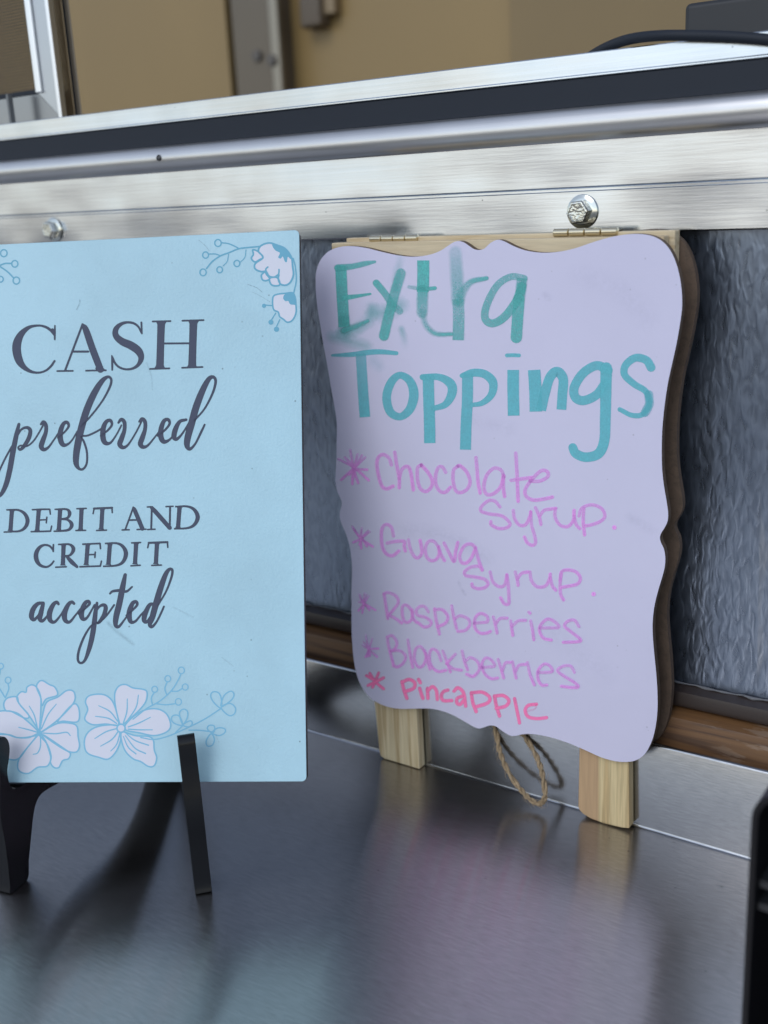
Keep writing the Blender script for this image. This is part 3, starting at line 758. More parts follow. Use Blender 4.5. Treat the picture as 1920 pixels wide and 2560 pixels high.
v2 = [[(660, 1135), (658, 1200), (640, 1260)], [(718, 1115), (705, 1180), (655, 1255)], [(780, 1230), (720, 1260), (665, 1280)], [(790, 1295), (720, 1295), (665, 1292)], [(512, 1170), (570, 1200), (610, 1250)], [(495, 1225), (560, 1235), (605, 1262)],
 [(492, 1340), (550, 1305), (600, 1290)], [(522, 1380), (580, 1345), (612, 1305)], [(575, 1405), (605, 1370), (622, 1315)], [(650, 1310), (700, 1350), (770, 1375)], [(650, 1325), (700, 1390), (755, 1418)], [(640, 1330), (665, 1385), (705, 1420)]]
v1 = [[(152, 1172), (178, 1220), (195, 1290)], [(292, 1162), (250, 1215), (215, 1290)], [(97, 1282), (150, 1295), (195, 1308)], [(365, 1325), (345, 1308), (290, 1315), (225, 1312)], [(172, 1422), (195, 1415), (210, 1380), (210, 1325)]]
def flower(petals, veins, centre, lab):
    wh = Ink(QS, PN, lift=0.00004, step=0.000002).crop(*B_)
    for p in petals: wh.fill(p)
    if centre: wh.k = 30; wh.dot(centre[0], centre[1], 17)
    wh.build('flower_petals', M['print_white'], panel, lab)
    li = Ink(QS, PN, lift=0.000065, step=0.0000008).crop(*B_)
    for p in petals: li.stroke(p, 8, closed=True)
    for p in veins: li.stroke([(a, b, 5 if i == 0 else 7) for i, (a, b) in enumerate(p)])
    if centre:
        ring = [(centre[0] + 21 * math.cos(t), centre[1] + 21 * math.sin(t)) for t in [2 * math.pi * k / 10 for k in range(10)]]
        li.stroke(ring, 9, closed=True)
    else: li.dot(205, 1312, 14)
    li.build('flower_outline', M['print_soft'], panel)
flower(fl1, v1, None, 'white ruffled flower partly hidden by the easel')
flower(fl2, v2, (628, 1287), 'white five petalled flower with round centre')
def ring(ik, x, y, r, w_): ik.stroke([(x + r * math.cos(t), y + r * math.sin(t) * 1.08) for t in [2 * math.pi * k / 9 for k in range(9)]], w_, closed=True, n=4)
sp = Ink(QS, PN, lift=0.000066, step=0.0000008).crop(*B_)
for s in ([(690, 1240), (760, 1185), (830, 1145), (890, 1090), (925, 1035), (938, 1005)], [(790, 1165), (785, 1130), (800, 1100)], [(865, 1115), (855, 1080), (868, 1045)], [(890, 1095), (920, 1095), (945, 1080)], [(810, 1160), (860, 1165), (905, 1160)],
          [(730, 1335), (800, 1345), (880, 1325), (960, 1290), (1060, 1240), (1145, 1185)], [(910, 1310), (950, 1270)], [(980, 1297), (1040, 1298), (1095, 1305)]): sp.stroke(s, 7)
for x, y, r in ((940, 987, 16), (870, 1030, 15), (802, 1085, 15), (960, 1073, 15), (925, 1150, 16)): ring(sp, x, y, r, 6)
for s in ([(1145, 1182), (1110, 1155), (1092, 1120), (1105, 1098), (1135, 1105), (1148, 1140)], [(1147, 1175), (1160, 1120), (1195, 1095), (1213, 1110), (1200, 1140)], [(1147, 1180), (1190, 1158), (1220, 1180), (1215, 1212), (1185, 1220)],
          [(945, 1270), (905, 1262), (888, 1240), (900, 1220), (930, 1225)], [(947, 1265), (930, 1210), (950, 1188), (972, 1200), (970, 1235)], [(948, 1270), (985, 1248), (997, 1262), (980, 1280)],
          [(1098, 1310), (1075, 1290), (1085, 1272), (1110, 1275), (1112, 1300)], [(1100, 1310), (1130, 1285), (1165, 1290), (1165, 1310), (1135, 1325)], [(1095, 1315), (1070, 1350), (1075, 1378), (1100, 1375), (1112, 1345)]): sp.stroke(s, 7, closed=True, n=5)
sp.build('berry_sprig', M['print_soft'], panel, 'printed blue sprig of berries and small leaves beside the flowers')
sp = Ink(QS, PN, lift=0.000066, step=0.0000008).crop(*B_)
for q in ([(-70, 1010), (-30, 1045), (0, 1085), (25, 1125)], [(28, 1128), (45, 1085), (42, 1055)], [(-30, 1048), (-4, 1012), (2, 982)]): sp.stroke(q, 7)
for x, y, r in ((42, 1038, 15), (4, 965, 14)): ring(sp, x, y, r, 6)
sp.build('berry_sprig', M['print_soft'], panel, 'printed blue berry stems above the left flower')
tl = Ink(QS, PN, lift=0.000066, step=0.0000008).crop(*A_)
for x, y, r in ((20, 193, 17), (77, 248, 16), (85, 335, 17), (3, 328, 14)): ring(tl, x, y, r, 7)
for s in ([(-12, 262), (10, 252), (30, 246), (60, 246)], [(0, 262), (40, 290), (72, 322)]): tl.stroke(s, 8)
tl.build('berry_sprig', M['print_blue'], panel, 'printed blue berries at the upper left edge')
C2 = (450, 560, 3.95)
wh = Ink(QS, PN, lift=0.00004, step=0.000002).crop(*C2)
bud1 = [(775, 270), (800, 215), (880, 188), (960, 210), (1040, 245), (1100, 330), (1112, 420), (1120, 500), (1090, 575), (1040, 605), (990, 590), (970, 540), (975, 500), (930, 525), (880, 515), (850, 470), (800, 470), (750, 450), (735, 420), (750, 385), (820, 330)]
sm = [[(720, 255), (725, 300), (705, 340), (740, 375), (790, 350), (820, 330), (775, 275)], [(840, 475), (805, 505), (815, 550), (850, 560), (885, 540), (855, 500)], [(885, 540), (895, 590), (930, 610), (985, 600), (970, 540), (930, 525)]]
bud2 = [(920, 720), (960, 695), (1040, 685), (1110, 680), (1135, 720), (1145, 800), (1145, 880), (1110, 950), (1060, 970), (1020, 940), (985, 915), (970, 870), (930, 850), (915, 800)]
for p in sm + [bud1, bud2]: wh.fill(p)
wh.build('bud_petals', M['print_white'], panel, 'white hanging buds in the upper right corner')
tb = Ink(QS, PN, lift=0.000066, step=0.0000008).crop(*C2)
for p in sm: tb.stroke(p, 17, closed=True)
tb.stroke(bud1, 18, closed=True); tb.stroke(bud2, 16, closed=True)
tb.fill([(910, 205), (960, 203), (1040, 240), (1095, 310), (1118, 350), (1092, 347), (1065, 325), (1055, 375), (1035, 370), (1015, 322), (995, 342), (970, 330), (985, 285), (940, 260)])
tb.fill([(1035, 695), (1110, 675), (1140, 710), (1148, 790), (1110, 797), (1085, 790), (1070, 762), (1040, 762), (1020, 735)])
tb.stroke([(850, 470), (848, 445), (868, 425)], 16); tb.stroke([(972, 505), (978, 475), (978, 450)], 16)
for x, y, r in ((375, 188, 32), (253, 307, 29), (228, 478, 31), (392, 452, 28), (562, 390, 29)): ring(tb, x, y, r, 13)
for s, w_ in (([(262, 440), (320, 370), (400, 315), (480, 285), (580, 245), (680, 232), (790, 222)], 15), ([(412, 185), (480, 195), (540, 220), (585, 245)], 13), ([(288, 297), (350, 297), (400, 315)], 12), ([(425, 415), (465, 370), (480, 300)], 9), ([(595, 378), (640, 330), (652, 255)], 9),
              ([(1118, 340), (1140, 430), (1148, 560), (1125, 675)], 13), ([(835, 800), (905, 806)], 12), ([(945, 880), (905, 945)], 11), ([(985, 945), (955, 1010)], 11)): tb.stroke(s, w_)
tb.dot(830, 808, 21); tb.dot(898, 970, 25); tb.dot(953, 1040, 26)
tb.build('bud_outline', M['print_blue'], panel, 'printed blue stems and bud outlines in the upper right corner')
M['scuff'] = marker('grey_scuff', (0.10, 0.16, 0.20), streak=0.9, nscale=700)
for crop_, q, w_, de_ in ((A_, [(415, 435), (412, 455), (398, 485)], 9, 0.5), (A_, [(1030, 125), (1060, 150), (1085, 180)], 4, 0.5), (A_, [(1285, 355), (1330, 372), (1360, 395)], 5, 0.5), (A_, [(1310, 395), (1350, 415), (1400, 445)], 4, 0.5),
                          (A_, [(760, 760), (785, 830), (790, 900)], 12, 0.22), (B_, [(560, 740), (600, 780), (690, 850)], 28, 0.24), (B_, [(900, 660), (1000, 710)], 14, 0.16), (B_, [(1120, 1320), (1135, 1360)], 8, 0.2), (B_, [(1150, 920), (1210, 965)], 10, 0.15)):
    sc = Ink(QS, PN, lift=0.00011).crop(*crop_).stroke(q, w_, dens=de_, soft=0.9)
    sc.build('scuff', M['scuff'], panel)

# easel: two black side plates in a V, each with foot, prong, ledge and back rest
ez = empty('display_easel', QS + ES * -0.034 + Vector((0, 0, -0.0442)), 'glossy black plastic easel with two prongs holding the CASH sign', 'easel')
prof = [(-8.5, 0.2), (-8.3, 4), (-7.6, 14), (-7.2, 24), (-7.4, 32), (-6.6, 40), (-5.0, 47), (-3.6, 54), (-3.0, 60), (-2.4, 65), (-0.8, 67.4), (1.6, 67.0), (3.2, 64.4), (3.4, 61.0), (2.2, 57), (0.4, 53), (0.0, 49.5), (0.4, 46), (2.0, 43.2), (7, 42.0), (16, 41.6), (21, 43), (23.5, 47),
        (52, 124), (55, 130), (59, 132), (63, 129), (63, 123), (66, 96), (68, 76), (76, 60), (94, 40), (112, 18), (120, 4), (121, 0.2), (99, 0.2), (92, 8), (80, 19), (62, 28), (46, 31), (37, 31), (28, 31.6), (19, 32.6), (14.5, 31.5), (11, 27), (7.2, 17), (4.0, 8), (1.5, 0.2)]
pr = catmull(prof, 3, True)
def plate(off, sgn):
    a = R_(19.0)
    gdir = -NS * math.cos(a) + ES * math.sin(a) * sgn
    side = Vector((0, 0, 1)).cross(gdir)
    base = QS + NS * 0.0045 + ES * off
    base.z = 0
    pts = [base + gdir * (p[0] / 1000) + Vector((0, 0, max(0.0002, p[1] / 1000))) - side * 0.0034 for p in pr]
    o = prism('side_plate', pts, side * 0.0068, M['black_gloss'], ez)
    bevel(o, 0.0005, 1, 50)
    return o
plate(-0.0735, 1)
plate(0.005, -1)

# ------------------------------------------------------------------ Extra Toppings board: two hinged plaques on pine frames
YP = -0.0090
PO, PNN = Vector((-0.225, YP, 0.14)), Vector((0, -1, 0))
mb = empty('toppings_board', (-0.225, -0.003, 0.0), 'white scalloped plaque hand lettered Extra Toppings on pine legs with a twine loop', 'menu board')
tA = [(48, 270), (52, 225), (70, 180), (105, 145), (150, 128), (200, 125), (260, 133), (320, 148), (390, 163), (450, 169), (510, 163), (560, 147), (595, 125), (620, 109), (640, 104), (662, 109), (685, 124), (705, 137), (725, 141), (748, 135), (772, 113), (800, 99), (828, 104), (870, 125), (920, 143), (985, 152), (1050, 149), (1120, 135), (1200, 108), (1270, 88), (1340, 76), (1400, 75), (1450, 85), (1490, 108), (1522, 147), (1545, 200), (1560, 260), (1568, 330), (1567, 390), (1559, 450), (1545, 530), (1525, 620), (1508, 700), (1495, 790), (1487, 870)]
tB = [(1484, 10), (1484, 80), (1486, 130), (1493, 190), (1503, 250), (1510, 300), (1508, 335), (1496, 363), (1482, 385), (1476, 405), (1481, 427), (1492, 450), (1498, 482), (1497, 520), (1488, 560), (1470, 620), (1455, 680), (1447, 740), (1446, 800), (1452, 880), (1461, 970), (1466, 1050), (1466, 1120), (1458, 1190), (1442, 1250), (1415, 1300), (1380, 1327), (1340, 1335), (1290, 1332), (1230, 1315), (1170, 1288), (1110, 1262), (1050, 1241), (1000, 1228), (950, 1220), (910, 1220), (882, 1226), (860, 1227), (840, 1218), (820, 1205), (800, 1190), (780, 1184), (762, 1186), (745, 1192), (725, 1196), (703, 1189), (670, 1170), (620, 1142), (570, 1123), (520, 1114), (460, 1114), (400, 1115), (350, 1107), (310, 1092), (275, 1070), (250, 1040), (228, 1000), (213, 950), (205, 900), (200, 840), (197, 780), (197, 700), (197, 620), (199, 540), (194, 470), (184, 420), (170, 380), (155, 345), (148, 318), (150, 292), (156, 272), (156, 255), (149, 238), (138, 212), (132, 180), (131, 145), (134, 90), (135, 30)]
tC = [(136, 860), (128, 800), (115, 730), (100, 640), (82, 540), (65, 440), (52, 350)]
outl = [(760 + x / 1.659, 540 + y / 1.659) for x, y in tA] + [(760 + x / 1.659, 1100 + y / 1.659) for x, y in tB] + [(760 + x / 1.659, 540 + y / 1.659) for x, y in tC]
outl = catmull(outl, 3, True)
fp = [on_y(p, YP) for p in outl]
front = prism('front_plaque', fp, Vector((0, 0.0030, 0)), M['board_white'], mb, side=M['mdf'])
cxp = sum(p.x for p in fp) / len(fp)
# the rear plaque is the same board, hanging face to the wall
back = prism('rear_plaque', [Vector((p.x + 0.0006, 0.0052, p.z + 0.0008)) for p in fp], Vector((0, 0.0030, 0)), M['mdf'], mb, label='bare brown fibreboard plaque behind the white one')
YL, TL = -0.0059, 0.0052
def leg(px_out, mat, ztop=0.2442):
    P = [on_y(p, YL) for p in px_out]
    P = [Vector((p.x, p.y, max(0.0003, p.z))) for p in P]
    P = [Vector((P[0].x, YL, ztop))] + P + [Vector((P[-1].x, YL, ztop))]
    o = prism('leg', P, Vector((0, TL, 0)), mat, mb)
    bevel(o, 0.0004, 1, 50)
    return o
leg([(936, 1760), (948, 1878), (951, 1890), (960, 1898), (978, 1906), (1005, 1915), (1049, 1926), (1041, 1775)], M['pine'], 0.222)
leg([(1448, 1870), (1445, 2016), (1448, 2026), (1458, 2036), (1476, 2047), (1509, 2060), (1553, 2070), (1573, 2072), (1572, 1904)], M['pine_two'], 0.222)
xa_, xb_ = on_y((829, 625), YL).x, on_y((1660, 600), YL).x
zf = on_y((1000, 604), YL).z
box('front_top_bar', (xa_, YL, 0.2225), (xb_, YL + TL, zf), M['pine_bar'], mb, bev=0.0005)
YQ = -0.0004
zk = on_y((1300, 585), YQ).z
xq0, xq1 = on_y((865, 600), YQ).x, on_y((1688, 575), YQ).x
box('rear_top_bar', (xq0, YQ, 0.222), (xq1, YQ + 0.0052, zk), M['pine_bar'], mb, bev=0.0005)
box('rear_stile', (xq1 - 0.0385, YQ + 0.0001, 0.062), (xq1 - 0.0160, YQ + 0.0051, 0.2218), M['pine'], mb, bev=0.0004)
box('rear_stile', (xq0 + 0.0001, YQ + 0.0001, 0.062), (xq0 + 0.0225, YQ + 0.0051, 0.2218), M['pine'], mb, bev=0.0004)
def hinge(p0, p1):
    a, b = on_y(p0, YL + TL + 0.0002), on_y(p1, YL + TL + 0.0002)
    y = YL + TL + 0.0002
    z = (a.z + b.z) / 2
    root = None
    n = 4
    for k in range(n):
        x0 = a.x + (b.x - a.x) * k / n + 0.0002; x1 = a.x + (b.x - a.x) * (k + 1) / n - 0.0002
        V, F = tube(None, [(x0, y, z), (x0 + 0.0002, y, z), (x1 - 0.0002, y, z), (x1, y, z)], [0.0013, 0.00155, 0.00155, 0.0013], None, seg=14)
        if root is None: root = (list(V), list(F))
        else:
            c0 = len(root[0]); root[0].extend(V); root[1].extend([tuple(c0 + i for i in f) for f in F])
    o = link('hinge', root[0], root[1], M['brass'], mb, smooth=True)
    o.data.set_sharp_from_angle(angle=R_(50))
    box('hinge_leaf', (a.x + 0.0004, y + 0.0012, z - 0.0002), (b.x - 0.0004, y + 0.0052, z + 0.0006), M['dark_brass'], o)
M['dark_brass'] = plain('dark_hinge_leaf', (0.10, 0.085, 0.06), 0.4, 1.0)
hinge((926, 597), (1046, 596))
hinge((1384, 585), (1546, 575))

# twine loop
def twine_mat():
    mt, nt, b = nmat('jute_twine')
    n1 = noise(nt, coords(nt, (1, 1, 1)), 900.0, 3.0, 0.7)
    L(nt, ramp(nt, n1, [(0.3, (0.20, 0.14, 0.08)), (0.7, (0.46, 0.35, 0.22))]), b.inputs['Base Color'])
    b.inputs['Roughness'].default_value = 0.9
    return mt
M['twine'] = twine_mat()
tw = [((1222, 1775), 0.0005), ((1240, 1830), -0.0005), ((1250, 1880), -0.0035), ((1272, 1932), -0.0065), ((1303, 1975), -0.0085), ((1332, 2003), -0.0100), ((1352, 2008), -0.0100), ((1362, 1990), -0.0090), ((1358, 1945), -0.0065), ((1343, 1895), -0.0040), ((1318, 1850), -0.0015), ((1290, 1810), 0.0000), ((1262, 1760), 0.0005)]
ctrl = []
for p, y in tw:
    q = on_y(p, y); q.z = max(q.z, 0.0016); ctrl.append(tuple(q))
path = [Vector(p) for p in catmull(ctrl, 14)]
tws, off = [[], []], 0
V, F = [], []
for s in (0, 1):
    pts = []
    for i, p in enumerate(path):
        t = (path[min(i + 1, len(path) - 1)] - path[max(i - 1, 0)]).normalized()
        a = t.orthogonal().normalized() if i == 0 else (a - a.dot(t) * t).normalized()
        b = t.cross(a)
        ph = i * 0.40 + 0.9 * math.sin(i * 0.21) + s * math.pi
        pts.append(p + 0.00060 * (math.cos(ph) * a + math.sin(ph) * b))
    v, f = tube(None, pts, 0.00074, None, seg=8)
    c0 = len(V); V += v; F += [tuple(c0 + i for i in q) for q in f]
for _ in range(260):      # loose fibres
    i = random.randrange(2, len(path) - 3)
    p = path[i]
    dv = Vector((random.uniform(-1, 1), random.uniform(-1, 0.3), random.uniform(-1, 1))).normalized()
    t = (path[i + 1] - path[i]).normalized() * random.choice((-1, 1))
    l = random.uniform(0.0012, 0.0034)
    q = [p + dv * 0.0010, p + dv * (0.0010 + l * 0.4) + t * l * 0.4, p + dv * (0.0010 + l * 0.6) + t * l]
    q = [Vector((a.x, a.y, max(a.z, 0.0002))) for a in q]
    v, f = tube(None, q, [0.00007, 0.00006, 0.00003], None, seg=4)
    c0 = len(V); V += v; F += [tuple(c0 + k for k in g_) for g_ in f]
link('twine_loop', V, F, M['twine'], mb, smooth=True)

# handwriting ---------------------------------------------------------------------------------
T_ = (760, 540, 1.659); K1 = (820, 1080, 3.770); K2 = (1140, 1080, 2.860); K3 = (840, 1460, 3.6065); K4 = (1180, 1500, 3.190)
ik = Ink(PO, PNN).crop(*T_)
ik.stroke([(160, 480), (215, 470), (270, 430), (280, 380)], 70, dens=(0.55, 0.25), soft=1.0)
ik.stroke([(120, 500), (190, 520), (260, 540)], 70, dens=(0.35, 0.3), soft=1.0)
ik.stroke([(290, 400), (330, 400), (400, 370)], 90, dens=0.38, soft=1.0)
ik.stroke([(405, 470), (415, 505), (420, 540)], 40, dens=(0.4, 0.05), soft=1.0)
ik.stroke([(400, 170), (390, 230), (380, 300)], 50, dens=(0.08, 0.45), soft=1.0)
ik.stroke([(153, 205), (157, 300), (163, 400), (167, 460)], 49, dens=(0.88, 0.80), soft=0.06, square=True)
ik.stroke([(166, 430), (172, 470), (180, 505)], 56, dens=(0.6, 0.1), soft=0.7)
ik.stroke([(140, 215, 34), (200, 209, 28), (250, 198, 26), (294, 190, 14)], dens=(0.75, 0.62), soft=0.25)
ik.stroke([(165, 340, 26), (220, 332, 17), (276, 323, 10)], dens=0.82, soft=0.1)
ik.stroke([(165, 475, 34), (220, 455, 30), (265, 435, 22)], dens=(0.55, 0.6), soft=0.6)
ik.stroke([(300, 278), (335, 320), (365, 365), (398, 395)], 33, dens=(0.78, 0.4), soft=0.2)
ik.stroke([(402, 238), (374, 330), (350, 420), (332, 497)], 48, dens=(0.55, 0.78), soft=0.22)
ik.stroke([(495, 184), (495, 250), (493, 315)], 52, dens=(0.92, 0.85), soft=0.06, square=True)
ik.stroke([(493, 310), (491, 350), (490, 400)], 54, dens=(0.75, 0.45), soft=0.3)
ik.stroke([(492, 395), (505, 450), (545, 488), (612, 490)], (40, 24), dens=(0.28, 0.85), soft=0.75)
ik.stroke([(436, 294), (495, 303), (543, 299)], 20, dens=(0.3, 0.9), soft=0.4)
ik.stroke([(628, 150), (634, 240), (640, 350)], 66, dens=(0.22, 0.55), soft=0.45)
ik.stroke([(640, 345), (642, 430), (640, 515)], 52, dens=(0.42, 0.62), soft=0.12, square=True)
ik.stroke([(650, 330), (690, 275), (758, 258)], (46, 22), dens=(0.28, 0.85), soft=0.5)
ik.stroke([(915, 258), (858, 252), (800, 290), (758, 370), (752, 425), (782, 445), (830, 420), (880, 355), (905, 290)], (30, 40), dens=(0.5, 0.78), soft=0.12)
ik.stroke([(905, 258), (898, 320), (888, 350)], 50, dens=(0.5, 0.62), soft=0.2, square=True)
ik.stroke([(893, 345), (886, 430), (881, 504)], 50, dens=(0.72, 0.78), soft=0.08)
ik.build('lettering', M['teal_old'], front, 'smeared teal marker word Extra')
ik = Ink(PO, PNN, lift=0.00008).crop(*T_)
ik.stroke([(118, 578, 12), (200, 574, 22), (300, 563, 24), (384, 569, 18)], dens=(0.75, 0.85), soft=0.12)
ik.stroke([(285, 600), (310, 620)], 70, dens=0.15, soft=1.0)
ik.stroke([(236, 572), (240, 640), (246, 740), (253, 834)], 46, dens=(0.55, 0.92), soft=0.08, square=True)
ik.stroke([(398, 660, 30), (362, 690, 36), (343, 750, 38), (358, 812, 36), (400, 832, 32), (440, 800, 38), (456, 740, 42), (440, 685, 36)], dens=0.84, soft=0.05, closed=True)
ik.stroke([(515, 656), (518, 760), (521, 860), (522, 942)], 49, dens=(0.84, 0.90), soft=0.05, square=True)
ik.stroke([(492, 668, 26), (560, 668, 30), (608, 695, 40), (614, 735, 40), (588, 780, 30), (540, 798, 22)], dens=0.84, soft=0.05)
ik.stroke([(679, 650), (678, 760), (673, 860), (670, 969)], 48, dens=(0.80, 0.86), soft=0.06, square=True)
ik.stroke([(655, 662, 20), (700, 650, 34), (750, 656, 36), (784, 690, 38), (778, 740, 32), (740, 775, 24), (695, 784, 18)], dens=0.84, soft=0.05)
ik.stroke([(868, 638), (868, 730), (870, 828)], 50, dens=0.88, soft=0.04, square=True)
ik.stroke([(842, 578), (866, 577), (892, 578)], 17, dens=0.85, soft=0.1)
ik.stroke([(955, 638), (960, 720), (962, 811)], 54, dens=(0.84, 0.90), soft=0.05, square=True)
ik.stroke([(984, 806), (1000, 735), (1020, 670), (1050, 645), (1075, 675), (1072, 740), (1068, 803)], 42, dens=0.84, soft=0.05, square=True)
ik.stroke([(1262, 640), (1215, 620), (1160, 650), (1122, 708), (1126, 752), (1162, 765), (1215, 740), (1252, 690)], 40, dens=0.82, soft=0.06)
ik.stroke([(1254, 630), (1252, 740), (1250, 840), (1246, 930), (1222, 985), (1170, 1000), (1128, 985), (1115, 960)], (50, 38), dens=0.88, soft=0.05)
ik.stroke([(1440, 628), (1420, 598), (1375, 588), (1335, 618), (1330, 658), (1370, 697), (1418, 728), (1432, 778), (1405, 822), (1360, 826), (1310, 802)], (38, 20), dens=0.84, soft=0.06)
ik.stroke([(1430, 740), (1432, 780), (1415, 815)], 40, dens=0.5, soft=0.1)
ik.build('lettering', M['teal'], front, 'teal marker word Toppings')
M['ghost'] = marker('wiped_residue', (0.30, 0.30, 0.48), streak=1.0, nscale=180)
for q, w_, de_ in (([(1000, 325), (1015, 340)], 40, 0.28), ([(1150, 250), (1300, 300), (1420, 420)], 150, 0.10), ([(700, 850), (850, 880)], 90, 0.10), ([(330, 120), (480, 160)], 60, 0.10), ([(1350, 1250), (1440, 1300)], 60, 0.16), ([(420, 1300), (600, 1330), (760, 1420)], 90, 0.16), ([(640, 1520), (668, 1570)], 20, 0.3), ([(1000, 1700), (1250, 1900)], 160, 0.09)):
    Ink(PO, PNN, lift=0.00004).crop(*T_).stroke(q, w_, dens=de_ * 0.6, soft=1.0).build('smudge', M['ghost'], front)
pk = Ink(PO, PNN, lift=0.00007)
def put(crop_, strokes, w_, d0=0.42, d1=0.62, soft=0.05):
    pk.crop(*crop_)
    for s in strokes: pk.stroke(s, w_, dens=(d0 * random.uniform(0.85, 1.1), d1 * random.uniform(0.9, 1.15)), soft=soft)
put(K1, [[(100, 255), (245, 335), (385, 455)], [(210, 170), (235, 330), (230, 490)], [(350, 240), (245, 340), (125, 450)], [(160, 240), (245, 330), (250, 420)], [(280, 210), (250, 330), (230, 440)], [(320, 220), (260, 330), (200, 400)], [(250, 350), (370, 355)], [(240, 350), (285, 480)]], 28, 0.34, 0.75, 0.25)
put(K1, [[(598, 310), (575, 245), (520, 212), (475, 240), (462, 310), (480, 420), (510, 510), (555, 535), (615, 510)], [(630, 190), (650, 320), (672, 440), (672, 525)], [(672, 440), (700, 350), (750, 325), (780, 380), (805, 545)],
 [(880, 310), (845, 340), (845, 450), (870, 530), (920, 560), (965, 530), (985, 470), (950, 390), (880, 310)], [(1110, 380), (1080, 330), (1040, 335), (1015, 410), (1020, 500), (1060, 560), (1110, 565), (1155, 520)],
 [(1225, 320), (1185, 360), (1180, 460), (1205, 550), (1250, 570), (1310, 540), (1340, 470), (1310, 380), (1250, 320), (1225, 320)], [(1395, 240), (1405, 340), (1415, 470), (1435, 575)]], 34)
put(K2, [[(345, 320), (320, 270), (270, 260), (220, 310), (200, 390), (220, 445), (270, 440), (320, 390), (340, 310)], [(340, 320), (340, 400), (348, 460)], [(428, 150), (435, 260), (440, 380), (445, 495)], [(395, 345), (470, 335), (540, 325)],
 [(530, 350), (600, 350), (655, 320), (655, 285), (615, 275), (560, 320), (500, 400), (500, 455), (550, 485), (620, 480), (690, 465)]], 26)
put(K2, [[(315, 535), (280, 495), (235, 490), (185, 530), (180, 565), (240, 585), (330, 600), (385, 650), (370, 680), (310, 690), (255, 665), (250, 640)], [(410, 560), (420, 620), (455, 665), (500, 660), (530, 600), (535, 570)], [(535, 570), (540, 660), (560, 730), (570, 790), (545, 810), (510, 790), (490, 750)],
 [(568, 540), (595, 600), (608, 660)], [(600, 600), (630, 560), (680, 550), (715, 545)], [(710, 550), (710, 610), (745, 665), (800, 675), (840, 630), (845, 560)], [(845, 600), (860, 660), (885, 690)], [(915, 545), (910, 640), (920, 735)], [(880, 600), (900, 545), (970, 520), (1040, 545), (1065, 600), (1030, 640), (960, 665), (920, 670)]], 24)
pk.dot(1133, 682, 16, 0.8)
put(K2, [[(190, 985), (165, 960), (110, 965), (65, 995), (70, 1025), (130, 1035), (200, 1050), (230, 1080), (210, 1110), (160, 1120), (120, 1105), (115, 1085)], [(245, 1000), (265, 1070), (310, 1105), (350, 1090), (365, 1020)], [(365, 1020), (375, 1100), (380, 1200), (375, 1230), (345, 1225), (320, 1185)],
 [(425, 1000), (440, 1060), (445, 1095)], [(440, 1050), (470, 1010), (515, 1000)], [(530, 1000), (540, 1060), (580, 1105), (640, 1100), (670, 1050), (675, 1015)], [(675, 1040), (690, 1100), (715, 1130)], [(755, 1010), (745, 1090), (750, 1160), (770, 1200)], [(745, 1060), (755, 1000), (800, 985), (860, 1000), (890, 1045), (870, 1085), (810, 1100), (755, 1110)]], 24)
pk.dot(985, 1158, 16, 0.8)
put(K1, [[(230, 890), (310, 1000), (425, 1080)], [(395, 940), (310, 1005), (240, 1040)], [(320, 905), (310, 1000), (315, 1095)], [(380, 930), (320, 1000), (300, 1060)], [(330, 1010), (370, 1075)], [(240, 910), (300, 990)]], 25, 0.30, 0.8, 0.25)
put(K1, [[(620, 980), (600, 900), (555, 870), (515, 900), (505, 980), (515, 1080), (550, 1145), (610, 1165), (670, 1120)], [(560, 1045), (640, 1030), (720, 1030), (720, 1075), (730, 1120)], [(760, 1015), (775, 1090), (810, 1165), (850, 1185), (885, 1140), (880, 1070), (870, 1020)],
 [(1040, 1080), (1000, 1030), (950, 1030), (920, 1090), (930, 1170), (970, 1210), (1020, 1200), (1050, 1150), (1045, 1080)], [(1045, 1090), (1070, 1160), (1100, 1210)], [(1095, 1045), (1140, 1130), (1190, 1220), (1205, 1130), (1225, 1040)], [(1395, 1090), (1350, 1055), (1290, 1070), (1245, 1150), (1255, 1220), (1300, 1235), (1350, 1190), (1390, 1100)], [(1390, 1090), (1420, 1200), (1455, 1300)]], 32)
put(K3, [[(210, 90), (255, 170), (360, 235)], [(300, 105), (255, 175), (205, 240)], [(260, 80), (250, 170), (240, 260)], [(280, 95), (255, 170), (250, 215)], [(205, 160), (255, 175), (300, 210)], [(260, 185), (305, 235)], [(220, 120), (250, 180)]], 20, 0.28, 0.8, 0.3)
put(K3, [[(435, 85), (450, 180), (470, 310)], [(435, 90), (470, 75), (540, 105), (565, 160), (530, 220), (475, 280)], [(480, 280), (540, 310), (595, 350)], [(680, 230), (640, 190), (605, 200), (600, 270), (620, 335), (660, 340), (690, 300), (685, 230)], [(690, 240), (700, 310), (730, 345)],
 [(835, 250), (805, 205), (760, 200), (725, 240), (740, 280), (810, 300), (860, 340), (845, 375), (795, 385), (740, 345)], [(890, 220), (905, 320), (935, 450)], [(890, 230), (960, 230), (1010, 290), (990, 350), (915, 385)], [(1045, 195), (1065, 300), (1090, 400)], [(1075, 310), (1120, 285), (1190, 310), (1210, 360), (1170, 415), (1100, 425)],
 [(1250, 350), (1320, 345), (1370, 335), (1360, 285), (1300, 265), (1255, 310), (1255, 390), (1300, 440), (1360, 440), (1395, 425)], [(1420, 295), (1440, 370), (1455, 440)], [(1445, 360), (1480, 310), (1545, 305)]], 28)
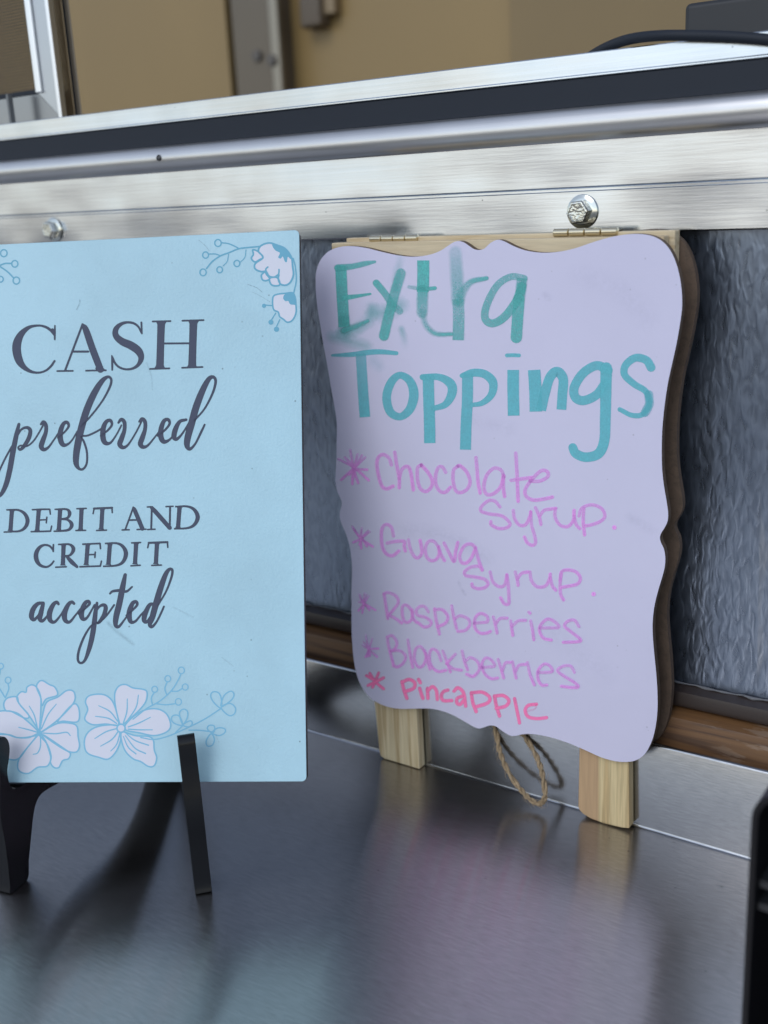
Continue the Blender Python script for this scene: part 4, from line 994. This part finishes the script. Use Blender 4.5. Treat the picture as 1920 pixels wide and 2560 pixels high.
put(K4, [[(310, 165), (318, 220), (328, 280)], [(320, 210), (370, 165), (430, 160)], [(470, 165), (485, 240), (495, 315)], [(455, 95), (466, 104)], [(545, 220), (620, 220), (695, 215), (660, 170), (605, 150), (555, 190), (540, 240), (570, 300), (635, 318)], [(855, 210), (820, 160), (770, 165), (740, 205), (790, 250), (865, 310), (850, 330), (730, 335)]], 25)
put(K3, [[(270, 460), (295, 580), (290, 650)], [(330, 490), (300, 590), (275, 650)], [(240, 550), (300, 580), (385, 580)], [(305, 595), (375, 655)], [(250, 520), (300, 580), (310, 645)], [(300, 600), (270, 655)]], 22, 0.28, 0.8, 0.3)
put(K3, [[(465, 480), (480, 570), (520, 720)], [(465, 475), (510, 465), (550, 520), (540, 575), (495, 610)], [(500, 600), (580, 600), (630, 650), (610, 710), (560, 745), (520, 735)], [(650, 500), (670, 620), (695, 750)], [(800, 600), (760, 560), (720, 590), (710, 680), (745, 745), (790, 730), (815, 660), (800, 600)], [(810, 620), (830, 700), (850, 765)],
 [(950, 690), (920, 610), (870, 585), (845, 640), (860, 730), (920, 785), (995, 775)], [(965, 600), (1000, 690), (1035, 790)], [(1080, 630), (1000, 715)], [(1000, 715), (1060, 760), (1135, 775)], [(1140, 600), (1160, 690), (1190, 770)], [(1175, 690), (1215, 660), (1280, 700), (1295, 770), (1240, 830), (1180, 810)], [(1310, 750), (1380, 745), (1435, 735), (1400, 680), (1350, 665), (1320, 720), (1340, 800), (1400, 850), (1460, 845)]], 27)
put(K4, [[(210, 470), (235, 550), (255, 620)], [(245, 560), (270, 500), (310, 495)], [(325, 490), (340, 560), (355, 620)], [(350, 570), (375, 520), (430, 510)], [(445, 495), (465, 590), (500, 675)], [(530, 575), (590, 575), (645, 565), (620, 520), (575, 510), (530, 560), (530, 630), (560, 675), (600, 675)], [(820, 575), (790, 525), (730, 525), (685, 560), (730, 600), (820, 655), (850, 690), (800, 695), (715, 685)]], 24)
pk.build('lettering', M['purple'], front, 'purple marker list from Chocolate Syrup down to Blackberries')
pk = Ink(PO, PNN, lift=0.00007)
put(K3, [[(305, 805), (355, 880), (430, 945)], [(385, 800), (350, 890), (330, 930)], [(275, 825), (350, 870)], [(430, 845), (360, 880), (290, 915)]], 30, 0.62, 0.78, 0.25)
put(K3, [[(595, 880), (615, 960), (640, 1030)], [(595, 885), (660, 860), (710, 890), (700, 940), (620, 970)], [(755, 940), (770, 990), (785, 1030)], [(745, 860), (762, 890)], [(825, 940), (830, 1030)], [(830, 960), (870, 925), (905, 960), (915, 1040)], [(1010, 955), (970, 970), (950, 1010), (970, 1050), (1045, 1050)],
 [(1065, 965), (1100, 935), (1150, 980), (1170, 1100)], [(1140, 1010), (1095, 1030), (1090, 1070), (1120, 1085), (1150, 1050)], [(1220, 980), (1235, 1070), (1265, 1150)], [(1225, 980), (1320, 975), (1385, 1020), (1370, 1070), (1270, 1105)], [(1430, 1010), (1445, 1090), (1475, 1190)], [(1430, 1010), (1510, 1005), (1560, 1050), (1530, 1100), (1445, 1120)]], 34, 0.68, 0.84, 0.2)
put(K4, [[(340, 785), (360, 880), (380, 980)], [(515, 830), (450, 840), (425, 880), (450, 930), (520, 945), (595, 937)]], 29, 0.68, 0.84, 0.2)
put(K4, [[(514, 836), (500, 868), (438, 888)]], 20, 0.22, 0.12, 0.6)
pk.build('lettering', M['pink'], front, 'bright pink marker word Pineapple')
